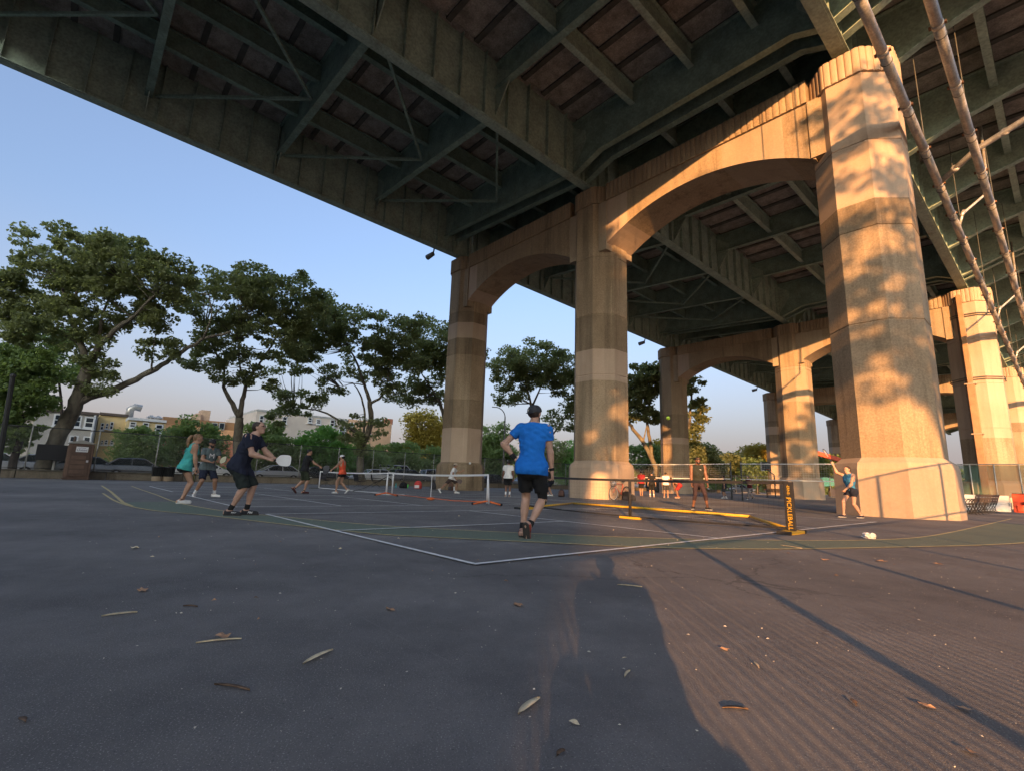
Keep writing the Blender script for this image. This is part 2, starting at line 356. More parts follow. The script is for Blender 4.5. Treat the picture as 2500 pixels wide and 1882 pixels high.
def block(cx, cy, wd, z0, z1, m, par, j0=True, j1=True, g=0.):
    R = []
    if j0: R += [(octa(cx,cy,wd,g-.025), z0), (octa(cx,cy,wd,g-.025), z0+.012), (octa(cx,cy,wd,g), z0+.03)]
    else: R += [(octa(cx,cy,wd,g), z0)]
    if j1: R += [(octa(cx,cy,wd,g), z1-.03), (octa(cx,cy,wd,g-.025), z1-.012), (octa(cx,cy,wd,g-.025), z1)]
    else: R += [(octa(cx,cy,wd,g), z1)]
    return loft(R).build('column_block', m, par)
def flute_line(p, q, n, dep):
    p, q = np.array(p), np.array(q); d = (q-p)/n; nn = np.array((d[1], -d[0])); nn = nn/np.linalg.norm(nn); out = []
    for i in range(n):
        for u, h in ((.0,0),(.09,.62),(.28,.93),(.5,1),(.72,.93),(.91,.62)): out.append(tuple(p+d*(i+u)+nn*dep*h))
    return out
def pier(k, label):
    y = Y0+SPAN*k; dz = -GR*SPAN*k
    T = thing('viaduct_pier', label, 'pier', (X3[1], y, 0), group='concrete piers carrying the viaduct')
    tops = 17.42+dz; W = 2.83
    spec = {0: [(1.9,4.36,C_NEW,0,0),(4.36,6.4,C_DRK,0,1),(6.4,9.75,C_OLD,1,1),(9.75,11.0,C_DRK,1,0),(11.0,12.2,C_NEW,0,0),(12.2,13.05,C_DRK,0,1)],
            1: [(1.9,6.15,C_OLD,0,0),(6.15,6.46,C_NEW,0,1),(6.46,7.85,C_NEW,1,0),(7.85,9.8,C_DRK,0,1),(9.8,13.15,C_OLD,1,1)],
            2: [(1.93,6.6,C_OLD,0,1),(6.6,10.1,C_OLD,1,1),(10.1,11.14,C_DRK,1,0),(11.14,13.5,C_NEW,0,1)]}
    if k == 1:
        spec = {0: [(1.9,3.4,C_OLD,0,0),(3.4,6.4,C_OLD,0,1),(6.4,7.1,C_NEW,1,0),(7.1,9.7,C_DRK,0,1),(9.7,13.05,C_OLD,1,1)],
                1: [(1.9,6.3,C_OLD,0,1),(6.3,9.9,C_OLD,1,0),(9.9,12.9,C_MID,0,1),(12.9,13.2,C_MID,1,1)],
                2: [(1.9,6.0,C_OLD,0,0),(6.0,6.7,C_NEW,0,1),(6.7,10.0,C_NEW,1,1),(10.0,13.4,C_NEW,1,1)]}
    for ci, cx in enumerate(X3):
        bm = {0: C_DRK, 1: C_NEW, 2: C_NEW}[ci] if k == 0 else C_NEW
        loft([(octa(cx,y,W,.27),-.3),(octa(cx,y,W,.25),1.55),(octa(cx,y,W,.20),1.75),(octa(cx,y,W,.0),1.93)]).build('column_base', bm, T)
        rows = spec[ci]
        sh = lambda z: z if z < 6 else z+dz
        for a, b, m, j0, j1 in rows: block(cx, y, W, sh(a), sh(b), m, T, j0, j1)
        zt = sh(rows[-1][1]); block(cx, y, W, zt, tops-1.06, (C_NEW if ci == 2 else C_OLD), T, 1, 0)
        # pilaster strips beside the arch springing
        for sx in (-1, 1):
            if (ci == 0 and sx < 0) or (ci == 2 and sx > 0): continue
            xa = cx+sx*.78; xb = cx+sx*1.34
            MB().box(min(xa,xb), y-1.19, zt+.3, max(xa,xb), y+1.19, tops-1.08).build('pilaster', C_MID if ci == 1 else C_OLD, T)
        oc = octa(cx, y, W, .05); ring = []
        for e in range(8): ring += flute_line(oc[e], oc[(e+1)%8], 5, .055)
        loft([(ring, tops-1.06), (ring, tops-.02)]).build('fluted_cap', C_OLD if ci < 2 else C_NEW, T)
        loft([(octa(cx,y,W,-.12), tops-.02), (octa(cx,y,W,-.12), tops+.05)]).build('cap_slab', C_MID, T)
        MB().box(cx-.42, y-.5, tops+.05, cx+.42, y+.5, tops+.20).build('bearing_plate', STEEL, T)
    # arched beams
    for bi in range(2):
        xl, xr = X3[bi]+1.2, X3[bi+1]-1.2; zs = 13.72+dz; rise = 1.55
        n = 28; xs = np.linspace(xl, xr, n+1); c = (xl+xr)/2; hw = (xr-xl)/2
        Rr = (hw*hw+rise*rise)/(2*rise); zb = [zs+rise-Rr+math.sqrt(max(Rr*Rr-(x-c)**2, 0)) for x in xs]
        zt_ = tops-1.06; yf, yb = y-1.12, y+1.12
        if bi == 0: parts = [(0,3,C_NEW),(3,25,C_OLD),(25,28,C_OLD)] if k == 0 else [(0,4,C_NEW),(4,20,C_OLD),(20,28,C_DRK)]
        else: parts = [(0,4,C_NEW),(4,18,C_OLD),(18,25,C_MID),(25,28,C_OLD)] if k == 0 else [(0,5,C_MID),(5,28,C_OLD)]
        for a, b, m in parts:
            mb = MB(); vs = []
            for i in range(a, b+1): vs += [(xs[i],yf,zb[i]),(xs[i],yf,zt_),(xs[i],yb,zt_),(xs[i],yb,zb[i])]
            q = b-a; fs = [(0,1,2,3), (4*q+3,4*q+2,4*q+1,4*q)]
            for i in range(q):
                o = 4*i; fs += [(o,o+4,o+5,o+1),(o+1,o+5,o+6,o+2),(o+2,o+6,o+7,o+3),(o+3,o+7,o+4,o)]
            mb.add(vs, fs).build('arch_block', m, T)
        nf = int((xr-xl-.2)/.27)
        pf = flute_line((xl+.1,yf-.06),(xr-.1,yf-.06), nf, .055)+flute_line((xr-.1,yb+.06),(xl+.1,yb+.06), nf, .055)
        loft([(pf, zt_), (pf, tops-.06)]).build('fluted_frieze', C_OLD, T)
        # rusty run-off and spall patches, thin renders proud of the face
    return T
STEEL = mat('green_brown_steel_paint', (.28,.36,.295), rough=.62, var=.22, scale=1.3, bump=.12, bscale=9, fine=.22, rust=(.16,.10,.065))
STEELD = mat('dark_green_steel_paint', (.19,.27,.22), rough=.65, var=.22, scale=1.3, fine=.2, bscale=9, rust=(.13,.09,.065))
SLAB = mat('brown_deck_concrete', (.29,.265,.235), rough=.9, var=.35, scale=1.7, bump=.3, bscale=14, fine=.25)
RIB = mat('dark_steel_paint', (.09,.09,.08), rough=.8, var=.3, scale=2)  # dark mottled tone for deck ribs, rods and straps
P1 = pier(0, 'nearest row of three octagonal columns joined by two arches with a fluted top band')
P2 = pier(1, 'second row of octagonal columns and arches, seen beyond the nearest big column')
P3 = pier(2, 'third and more distant row of columns, narrow behind the second row')
P4 = pier(3, 'farthest row of columns under the far end of the viaduct')

# ================================================================== VIADUCT DECK
GUS = None
VI = thing('viaduct', 'dark green steel viaduct with plate girders and brown concrete deck panels overhead', 'viaduct', (X3[1], Y0, 17.5))
def dz_(y): return 17.60-GR*(y-Y0)
class DM(MB):
    def build(s, name, m=None, parent=None, smooth=False, **pr):
        V = np.array(s.v).reshape(-1,3); V[:,2] += 17.60-GR*(V[:,1]-Y0)
        return build_np(name, V, s.f, m, parent, smooth, **pr)
GH = 4.25
GX = [-30.0, -17.1, -4.25]
SPANS = [-1, 0, 1, 2, 3]          # span k runs from bent k to bent k+1
for k in SPANS:
    ya, yb = Y0+SPAN*k+.02, Y0+SPAN*(k+1)-.02
    if k == -1: ya = -8.2
    for gi, gx in enumerate(GX):
        g = DM().box(gx-.03,ya,.05,gx+.03,yb,GH-.05); g.box(gx-.29,ya,0,gx+.29,yb,.05); g.box(gx-.29,ya,GH-.05,gx+.29,yb,GH)
        g.box(gx-.2,ya,-.028,gx+.2,yb,-.002)
        G_ = g.build('girder', STEEL, VI)
        ns = int((yb-ya)/1.36); js = DM()
        for i in range(ns):
            y = ya+.4+i*(yb-ya-.8)/max(ns-1,1)
            for sd in (-1, 1):
                if (gi == 0 and sd < 0 and k > 1): continue
                a, b = (gx+.03*sd, gx+.24*sd); a, b = min(a,b), max(a,b)
                if k in (-1, 0, 1) and sd > 0 and y > -2: DM().box(a,y-.02,.055,b,y+.02,GH-.055).build('stiffener', STEEL, G_)
                else: js.box(a,y-.02,.055,b,y+.02,GH-.055)
        if js.n: js.build('stiffener', STEEL, G_, kind='stuff')
        # splice plates
    # floor beams
    ybent = Y0+SPAN*k
    fys = [ybent+1.75+6.475*i for i in range(4)]+[ybent+SPAN-2.55, ybent+SPAN-1.55]
    bent = [False]*4+[True, True]
    for y, bt in zip(fys, bent):
        if y < -8: continue
        # left bay : bottom slopes, haunched towards the middle girder
        m = DM(); xa, xb = GX[0]+.04, GX[1]-.04; za, zb_ = (1.5,.55) if not bt else (1.2,.35)
        def ibeam(mb, pts, ztop, w_=.17):
            for (x0,z0),(x1,z1) in zip(pts[:-1], pts[1:]):
                mb.add([(x0,y-.015,z0),(x1,y-.015,z1),(x1,y-.015,ztop),(x0,y-.015,ztop),(x0,y+.015,z0),(x1,y+.015,z1),(x1,y+.015,ztop),(x0,y+.015,ztop)],
                       [(0,1,2,3),(7,6,5,4),(3,2,6,7)])
                mb.add([(x0,y-w_,z0-.04),(x1,y-w_,z1-.04),(x1,y+w_,z1-.04),(x0,y+w_,z0-.04),(x0,y-w_,z0),(x1,y-w_,z1),(x1,y+w_,z1),(x0,y+w_,z0)],
                       [(3,2,1,0),(4,5,6,7),(0,1,5,4),(1,2,6,5),(2,3,7,6),(3,0,4,7)])
            x0, x1 = pts[0][0], pts[-1][0]
            mb.box(x0, y-w_, ztop, x1, y+w_, ztop+.04)
        ibeam(m, [(xa,za),(xb,zb_)], 3.35); m.build('floor_beam', STEELD, VI)
        m = DM(); xa, xb = GX[1]+.04, GX[2]-.04
        if bt: ibeam(m, [(xa,.1),(xa+2.0,.82),(xb-1.2,.82),(xb,.3)], 3.35)
        else: ibeam(m, [(xa,2.05),(xb,1.75)], 3.35)
        m.build('floor_beam', STEELD, VI)
        m = DM(); ibeam(m, [(GX[2]+.04,.35),(GX[2]+2.2,1.2),(1.9,2.2)], 3.35); m.build('floor_beam', STEEL, VI)
        for gx_ in (GX[0], GX[1], GX[2]):
            for sd in (-1, 1):
                if gx_ == GX[0] and sd < 0: continue
                xo = gx_+sd*.05
                DM().add([(xo,y-.026,.5),(xo+sd*.95,y-.026,1.9),(xo+sd*.95,y-.026,2.5),(xo,y-.026,3.2),(xo,y+.026,.5),(xo+sd*.95,y+.026,1.9),(xo+sd*.95,y+.026,2.5),(xo,y+.026,3.2)],
                         [(0,1,2,3),(7,6,5,4),(0,4,5,1),(1,5,6,2),(2,6,7,3)]).build('gusset_plate', STEEL, VI)
    # lateral bracing of the left bay
    for i in range(len(fys)-1):
        if bent[i+1] and bent[i]: continue
        y, y2 = fys[i], fys[i+1]
        if y < -8: continue
        xm = (GX[0]+GX[1])/2
        for p, q in (((GX[1]-.2,y+.3,1.0),(xm,y2-.3,1.25)), ((xm,y2-.3,1.25),(GX[0]+.2,y+.3,1.6))):
            DM().bar(p, q, .13, .13).build('lateral_brace', STEELD, VI)
    # stringers and deck panels
    bays = [(GX[0],GX[1],[-26.7,-23.45,-20.25]), (GX[1],GX[2],[-13.0,-9.75,-6.85]), (GX[2],2.4,[-.45])]
    ends = [ybent]+fys+[ybent+SPAN]
    for i in range(len(ends)-1):
        a, b = ends[i]+.03, ends[i+1]-.03
        if b-a < .5 or a < -8.5: continue
        slabs = DM(); ribs = DM()
        for bi, (x0, x1, ss) in enumerate(bays):
            for sx in ss:
                mb = DM().box(sx-.012,a,2.3,sx+.012,b,3.28); mb.box(sx-.15,a,2.26,sx+.15,b,2.30); mb.box(sx-.15,a,3.28,sx+.15,b,3.32)
                mb.build('stringer', STEEL if bi else STEELD, VI)
            xs = [x0+.3]+ss+[x1-.3]; nr = max(1, int(round((b-a)/1.62)))
            for ci in range(len(xs)-1):
                xa, xb = xs[ci]+.16, xs[ci+1]-.16
                for r in range(nr):
                    y0_, y1_ = a+(b-a)*r/nr+.13, a+(b-a)*(r+1)/nr-.13
                    if (k in (-1, 0)) and 0 < y0_ and y0_ < 44:
                        DM().box(xa,y0_,3.46,xb,y1_,3.60).build('deck_panel', SLAB, VI)
                    else: slabs.box(xa,y0_,3.46,xb,y1_,3.60)
                    ribs.box(xa-.1, y1_, 3.36, xb+.1, y1_+.26, 3.60)
        if slabs.n: slabs.build('deck_panel', SLAB, VI, kind='stuff')
        ribs.build('deck_rib', RIB, VI, kind='stuff')
DM().box(-31.9,-8.3,3.62,2.6,Y0+SPAN*4,4.1).build('deck_slab', SLAB, VI)
for x in (-31.9, 2.4): DM().box(x,-8.3,4.11,x+.25,Y0+SPAN*4,5.0).build('parapet', C_MID, VI)
DM().box(2.05,-8.3,2.0,2.09,Y0+SPAN*4,3.6).build('edge_girder', STEEL, VI)
DM().box(-30.5,-8.3,2.9,-30.46,Y0+SPAN*4,3.6).build('edge_girder', STEEL, VI)

# drain pipes under the right edge
GALV = mat('weathered_pipe_metal', (.46,.43,.38), rough=.42, var=.25, scale=2.5, metal=.5, fine=.2, bscale=20)
RUST = mat('rusty_steel', (.20,.095,.045), rough=.8, var=.4, scale=3)
def pz(y): return 14.42-.045*(y-15)
def pipe_run(x, lab, r):
    t = thing('drain_pipe', lab, 'pipe', (x, 20, pz(20)))
    step = 3.05; y = 2.0
    while y < 84:
        MB().tube([(x,y,pz(y)),(x,y+step-.05,pz(y+step-.05))], r, 16).build('pipe_section', GALV, t, smooth=True)
        yy = y+step-.05
        MB().tube([(x,yy-.05,pz(yy-.05)),(x,yy+.10,pz(yy+.10))], r*1.13, 16).build('coupling', GALV, t, smooth=True)
        for e in (-1, 1): MB().obox((x+e*r*1.15,yy+.02,pz(yy)-.02),(.05,0,0),(0,.05,0),(0,0,.035)).build('clamp_bolt', RUST, t)
        ztop = dz_(yy)+2.2
        if int(y/step) % 3 == 0: MB().tube([(x,yy+.5,pz(yy)+r*.9),(x,yy+.5,ztop)], .018, 6).build('hanger_rod', RIB, t)
        MB().tube([(x+1.06*r*math.cos(a),yy+.5,pz(yy+.5)+1.06*r*math.sin(a)) for a in np.linspace(0,2*math.pi,13)], .016, 5).build('hanger_ring', RIB, t)
        y += step
    return t
pipe_run(-2.5, 'large jointed drain pipe passing closest to the top of the biggest column', .145)
pipe_run(-1.17, 'outer jointed drain pipe running parallel at the right edge of the deck', .14)
t = thing('cross_pipe', 'pale pipe crossing between the two long drain pipes below the deck', 'pipe', (-1.6,26,14.4))
MB().tube([(-2.5,26.3,pz(26.3)),(-1.2,25.8,14.6),(.6,25.1,14.9),(1.6,24.8,15.6)], .115, 14).build('pipe_section', GALV, t, smooth=True)
for q in ((-1.9,26.05,14.23),(-.3,25.45,14.75)): MB().ball(q, .16, .09, .16, 12, 8).build('coupling', GALV, t, smooth=True)
for i, (y, lab) in enumerate(((31, 'short slanted drain branch rising from the inner pipe, the nearer one'), (47, 'short slanted drain branch rising from the inner pipe, the middle one'), (60, 'short slanted drain branch rising from the inner pipe, the farthest one'))):
    t = thing('pipe_branch', lab, 'pipe', (-2.4,y,pz(y)), group='slanted drain branches')
    MB().tube([(-2.4,y,pz(y)+.1),(-2.25,y+.2,pz(y)+.7),(-1.3,y+1.2,pz(y)+1.9),(-1.2,y+1.3,dz_(y)+2)], .065, 10).build('pipe_section', GALV, t, smooth=True)
    MB().tube([(-2.3,y+.1,pz(y)+.55),(-2.2,y+.25,pz(y)+.85)], .085, 10).build('coupling', GALV, t, smooth=True)
# boxed downspout strapped to the second row's right column
t = thing('downspout', 'brown square downspout strapped to the sunlit column of the second row', 'downspout', (X3[2]-.25, Y0+SPAN-1.7, 0))
yd = Y0+SPAN-1.66
MB().box(-4.72,yd-.2,0,-4.30,yd+.18,8.9).build('lower_duct', mat('brown_duct_paint', (.30,.17,.085), rough=.6, var=.2, scale=2), t, bevel=.02)
MB().box(-4.66,yd-.17,8.9,-4.36,yd+.17,15.9).build('upper_duct', MATS['brown_duct_paint'], t, bevel=.02)
for z in (5.2, 8.9): MB().box(-4.85,yd-.24,z,-4.18,yd+.2,z+.09).build('collar', C_MID, t)
for z in (9.3, 14.2):
    mb = MB()
    for zz in (z, z+.16):
        ring = octa(X3[2], Y0+SPAN, 2.83, .10); ring = ring+[ring[0]]
        for p, q in zip(ring[:-1], ring[1:]): mb.bar((*p,zz),(*q,zz),.05,.05)
    mb.build('strap', RIB, t)
for i, (y, lab) in enumerate(((18.5, 'floodlight hanging below the deck edge at the left column'), (46.5, 'floodlight under the deck edge beside the second row'), (76, 'floodlight under the deck edge, farthest and smallest'))):
    t = thing('floodlight', lab, 'floodlight', (-30.55,y,dz_(y)-.1), group='floodlights under the deck edge')
    zc = dz_(y)-.25
    MB().tube([(-30.6,y,zc),(-31.25,y-.1,zc-.12)], [.17,.21], 12).build('housing', mat('grey_lamp_metal', (.12,.12,.115), rough=.5), t)
    MB().bar((-30.5,y,zc+.4),(-30.6,y,zc),.08,.08).build('bracket', RIB, t)
# ================================================================== PERIMETER WALL AND FENCES
WALLC = concrete('low_wall_concrete', (.15,.125,.09), (.20,.17,.13), (.07,.055,.04), .5, .2, .3)
FX = -40.0
w_ = thing('low_wall', 'low brown concrete kerb wall along the far left edge of the courts', 'wall', (FX,20,0))
y = -30.
while y < 80:
    MB().box(FX-.2,y,0,FX+.2,y+3.97,.42).build('wall_block', WALLC, w_, bevel=.02)
    MB().box(FX-.24,y,.42,FX+.24,y+3.985,.50).build('coping', mat('dark_coping', (.09,.08,.06), var=.3), w_)
    y += 4
FPOST = mat('galvanised_steel', (.36,.35,.31), rough=.55, var=.2, metal=.4, scale=3)
WIRE = mat('fence_wire', (.22,.22,.20), rough=.6, var=0, metal=.3)
DARKPIPE = mat('dark_pipe', (.035,.035,.032), rough=.6, var=0)
def mesh_wires(p, q, z0, z1, pitch, r_a, r_b=None):
    r_b = r_b or r_a
    p, q = np.array(p, float), np.array(q, float); L = np.linalg.norm(q-p); d = (q-p)/L; H = z1-z0; V = []; Q = []
    n0 = 0; nn = np.array((-d[1], d[0]))
    s_ = -H
    while s_ < L:
        for sg in (1, -1):
            r = r_a if sg > 0 else r_b
            s = s_+rng.normal(0, .006); r = r*rng.uniform(.75, 1.2)
            a0, a1 = max(s, 0), min(s+H, L)
            if a1-a0 < .02: continue
            za, zb = (z0+(a0-s), z0+(a1-s)) if sg > 0 else (z1-(a0-s), z1-(a1-s))
            A = np.array((*(p+d*a0), za)); B = np.array((*(p+d*a1), zb)); up = np.array((*(-d*sg*.707), .707)); sd = np.array((*nn, 0))
            for E_ in (A, B): V += [E_+up*r, E_-up*r*.5+sd*r*.87, E_-up*r*.5-sd*r*.87]
            Q += [(n0,n0+1,n0+4,n0+3),(n0+1,n0+2,n0+5,n0+4),(n0+2,n0,n0+3,n0+5)]; n0 += 6
        s_ += pitch
    return np.array(V), np.array(Q, dtype=np.int32)
def chain_fence(label, p, q, z0, z1, sp, pitch=.07, r=.0022, r2=None, rail=True, mid=False, post=FPOST, railm=None, pr=.03, group=None, ph=0.):
    p, q = np.array(p, float), np.array(q, float); L = np.linalg.norm(q-p); d = (q-p)/L
    t = thing('chain_link_fence', label, 'fence', (*p, z0), group=group)
    n = int(L/sp)
    for i in range(n+1):
        c = p+d*min(i*sp+ph, L)
        MB().tube([(*c,z0-.05),(*c,z1+.04)], pr, 8).build('post', post, t, smooth=True)
    railm = railm or post
    MB().tube([(*p,z1),(*q,z1)], pr*.75, 8).build('top_rail', railm, t, smooth=True)
    MB().tube([(*p,z0+.08),(*q,z0+.08)], pr*.6, 6).build('bottom_rail', railm, t)
    if mid: MB().tube([(*p,mid),(*q,mid)], pr*.7, 6).build('middle_rail', railm, t)
    V, Q = mesh_wires(p, q, z0+.06, z1, pitch, r, r2); build_np('wire_mesh', V, Q, WIRE, t, kind='stuff')
    return t
chain_fence('tall chain link fence standing on the low wall along the far left side', (FX,-20), (FX,74), .5, 2.93, 3.05, .09, .003, railm=DARKPIPE, pr=.035)
chain_fence('chain link fence closing the far end of the playground', (FX+.3,74), (-6,74), .0, 2.6, 3.05, .12, .003, pr=.04)
# fence just outside the right edge of the picture; its wires draw the ribbed shadow on the asphalt
chain_fence('chain link fence along the right side whose shadow ribs the asphalt', (1.77,-9.98), (1.77,20.6), .0, 3.0, 2.52, .072, .0018, r2=.0058, mid=1.45, pr=.038, ph=-.12)
# green screened fence beyond the big column
gf = thing('screened_fence', 'chain link fence covered with green mesh screen beyond the big column', 'fence', (-2,39.5,0))
GSCR = bpy.data.materials.new('green_screen'); GSCR.use_nodes = True
_t = GSCR.node_tree; _b = _t.nodes['Principled BSDF']; _b.inputs['Base Color'].default_value = (.045,.10,.075,1); _b.inputs['Roughness'].default_value = .8
_tr = _t.nodes.new('ShaderNodeBsdfTransparent'); _mx = _t.nodes.new('ShaderNodeMixShader'); _mx.inputs[0].default_value = .72
_t.links.new(_tr.outputs[0], _mx.inputs[1]); _t.links.new(_b.outputs[0], _mx.inputs[2]); _t.links.new(_mx.outputs[0], _t.nodes['Material Output'].inputs[0])
GF = [(-5.2,39.8),(2.4,39.8)]
for i in range(8):
    x = -5.2+i*1.02; MB().tube([(x,39.75,0),(x,39.75,2.62)], .035, 8).build('post', FPOST, gf, smooth=True)
MB().tube([(-5.2,39.75,2.6),(2.4,39.75,2.6)], .03, 8).build('top_rail', FPOST, gf)
mb = MB(); n = 24
for i in range(n+1):
    x = -5.2+7.6*i/n; mb.add([(x,39.84+.03*math.sin(i*1.3),.75),(x,39.84+.05*math.sin(i*2.1+1),2.55)], [])
mb.f = [(2*i,2*i+2,2*i+3,2*i+1) for i in range(n)]; mb.build('screen', GSCR, gf, smooth=True)

# ================================================================== TREES
BARK = mat('mottled_plane_bark', (.085,.070,.055), rough=.9, var=.5, scale=3.2, bump=.7, bscale=14, col2=(.20,.18,.13), stretch=(1,1,.5))
BARKD = mat('dark_bark', (.055,.042,.034), rough=.9, var=.4, scale=4, bump=.6, bscale=16, stretch=(1,1,.4))
L_DARK = leaf_mat('plane_leaf', (.145,.18,.095), (.29,.325,.17), .58)
L_MID = leaf_mat('street_tree_leaf', (.13,.20,.085), (.25,.33,.13), .55)
L_SUNLIT = leaf_mat('sun_gold_leaf', (.28,.23,.05), (.42,.34,.08), .5)  # golden sun on the foliage is put into the leaf colour
L_BRT = leaf_mat('bright_green_leaf', (.11,.25,.065), (.21,.38,.11), .55)
def leaves(C, rad, per, size, flat=.55):
    """leaf blades (bent pairs of triangles) scattered in clumps round the points C"""
    n = len(C)*per
    cen = np.repeat(C, per, axis=0); rr = np.repeat(rad, per)
    P = rng.normal(0, 1, (n,3)); P *= (rng.random((n,1))**.4)/np.linalg.norm(P, axis=1, keepdims=True)
    P[:,2] *= flat; P = cen + P*rr[:,None]
    N_ = rng.normal(0, 1, (n,3)); N_[:,2] += 1.1; N_ /= np.linalg.norm(N_, axis=1, keepdims=True)
    A = np.cross(N_, rng.normal(0,1,(n,3))); A /= np.linalg.norm(A, axis=1, keepdims=True); B = np.cross(N_, A)
    s = size*(.6+.8*rng.random((n,1)))
    V = np.empty((n,4,3)); V[:,0] = P-A*s*.55; V[:,1] = P+B*s*.42+N_*s*.08; V[:,2] = P+A*s*.6-N_*s*.1; V[:,3] = P-B*s*.42+N_*s*.08
    F = np.arange(n*4, dtype=np.int32).reshape(n,4)
    return V.reshape(-1,3), F
def tree(label, base, limbs, blobs, nclump, per, size, leafm, barkm=BARK, cat='tree', name='plane_tree', group=None, crad=(.55,1.0), inner=.45, twig=.5):
    """limbs: list of ([(x,y,z)..], r0, r1); blobs: (centre, in-plane radius, depth radius, height radius)"""
    T = thing(name, label, cat, (base[0],base[1],0), group=group)
    nodes = []; tb = MB()
    for pts, r0, r1 in limbs:
        P = [np.array(p, float) for p in pts]; Q = []
        for i in range(len(P)-1):
            for k in range(4): Q.append(P[i]+(P[i+1]-P[i])*k/4)
        Q.append(P[-1]); Q = np.array(Q)
        # soften the corners, keep the ends
        for _ in range(2): Q[1:-1] = .25*Q[:-2]+.5*Q[1:-1]+.25*Q[2:]
        Q[1:-1] += rng.normal(0, .03, (len(Q)-2,3))*min(1, r0*4)
        rs = np.linspace(r0, r1, len(Q)); rs = rs*(1+rng.normal(0,.04,len(Q)))
        tb.tube(list(Q), list(rs), 10 if r0 > .1 else 6)
        for i, q in enumerate(Q):
            if i > len(Q)*.3: nodes.append(q)
    tb.build('trunk', barkm, T, smooth=True)
    tot = sum(b[1]*b[3] for b in blobs); C = []
    for c, ri, rd, rh in blobs:
        k = max(3, int(nclump*ri*rh/tot)); U = rng.normal(0,1,(k,3)); U /= np.linalg.norm(U, axis=1, keepdims=True)
        U *= (inner+(1-inner)*rng.random((k,1))**.6)
        C.append(np.array(c)+U[:,:1]*ri*R0+U[:,1:2]*rd*F0+U[:,2:3]*np.array((0,0,rh)))
    C = np.vstack(C); nodes = np.array(nodes)
    rad = crad[0]+(crad[1]-crad[0])*rng.random(len(C))
    br = MB()
    for c in C:
        if rng.random() > twig: continue
        dd = np.linalg.norm(nodes-c, axis=1)+np.maximum(0, nodes[:,2]-c[2])*.8; nd = nodes[np.argmin(dd)]
        m1 = nd+(c-nd)*.5+np.array((0,0,-.06*np.linalg.norm(c-nd)))+rng.normal(0,.12,3)
        L = np.linalg.norm(c-nd); br.tube([nd, m1, c], [min(.09,.018+.012*L), .022, .008], 4, cap=False)
    if br.n: br.build('branch', barkm, T, kind='stuff')
    V, F = leaves(C, rad, per, size); build_np('crown', V, F, leafm, T)
    return T
def px_tree(label, zc, limbs, blobs, nclump, per, size, leafm=L_DARK, base=None, depth=1.0, **kw):
    """measured in photograph pixels on an upright plane zc metres away; given real depth"""
    s = zc/FPX
    LB = []
    for pts, r0, r1 in limbs:
        dj = rng.normal(0, .35*min(1,1), 1)[0]; Q = []
        for i, p in enumerate(pts):
            Q.append(atD(p[0], p[1], zc+(dj*min(i,3)*.5 if len(LB) else 0)))
        LB.append((Q, r0, r1))
    q = LB[0][0][0]; q = np.array((q[0], q[1], -.1)); LB[0][0].insert(0, q) if LB[0][0][0][2] > .15 else None
    BL = [(atD(b[0], b[1], zc), b[2]*s*1.08, .8*depth*max(b[2],b[3])*s, b[3]*s*1.08) for b in blobs]
    return tree(label, q, LB, BL, nclump, per, size, leafm, **kw)
def zc_of(px, X): return float((onX(px, 1140, X)-CAM)@Fv)
GP = 'plane trees along the street fence'
px_tree('big leaning plane tree at far left with a long low limb to the right', zc_of(112,-42.4),
    [([(108,1142),(149,1054),(180,995),(205,932),(216,896)],.52,.32), ([(216,896),(198,842),(171,770),(162,743),(150,680)],.2,.05), ([(194,838),(135,806),(45,781),(5,779)],.13,.04),
     ([(218,892),(239,846),(292,797),(330,770),(380,720)],.22,.05), ([(190,980),(225,966),(270,955),(315,934),(383,900),(428,869),(495,829),(563,810)],.27,.07),
     ([(171,770),(190,700),(215,640)],.1,.03), ([(239,846),(250,760),(290,680)],.12,.03), ([(370,905),(372,860),(380,820)],.06,.02), ([(495,829),(520,770),(510,720)],.07,.02)],
    [(180,625,130,70),(80,700,90,65),(300,655,130,70),(405,690,75,65),(60,800,60,45),(150,790,90,50),(270,740,110,60),(230,850,60,45),(390,850,60,26),(350,780,60,35),(245,930,45,28),(30,720,40,60)],
    420, 92, .19, group=GP, crad=(.35,.8))
px_tree('second plane tree from the left with a forked trunk and crown touching its neighbour', zc_of(578,-42.4),
    [([(576,1150),(581,1058),(585,1018)],.36,.28), ([(585,1018),(560,975),(545,945),(548,900)],.2,.08), ([(586,1015),(592,975),(599,945),(620,905),(640,880),(690,800)],.2,.04), ([(548,900),(520,850),(500,800)],.1,.03), ([(600,940),(585,900),(580,830)],.1,.03)],
    [(550,740,120,70),(680,720,110,60),(735,760,60,55),(640,820,110,60),(500,860,55,55),(570,900,55,40),(640,930,40,24),(600,690,70,40)],
    300, 92, .2, group=GP, crad=(.4,.85))
px_tree('third plane tree whose low limb reaches left in front of the white building', zc_of(881,-42.4),
    [([(881,1168),(879,1107),(895,1060),(908,1033),(903,979)],.36,.2), ([(903,979),(889,940),(870,880),(840,830)],.17,.04), ([(904,985),(930,970),(944,951),(950,900),(960,850)],.13,.04), ([(881,1064),(834,1029),(787,1002),(717,994)],.14,.04), ([(889,940),(860,935),(830,945)],.06,.02), ([(885,1080),(892,1010),(880,960),(862,935)],.12,.04)],
    [(890,810,105,55),(800,755,55,35),(705,890,50,35),(1000,880,40,35),(1005,790,35,35),(965,830,60,50),(790,790,85,55),(840,880,110,50),(740,830,50,45),(930,910,50,40),(725,985,65,30),(690,1015,35,25),(800,960,35,25),(890,1040,55,28),(870,1085,40,25),(960,960,30,30)],
    350, 86, .215, group=GP, crad=(.45,.9))
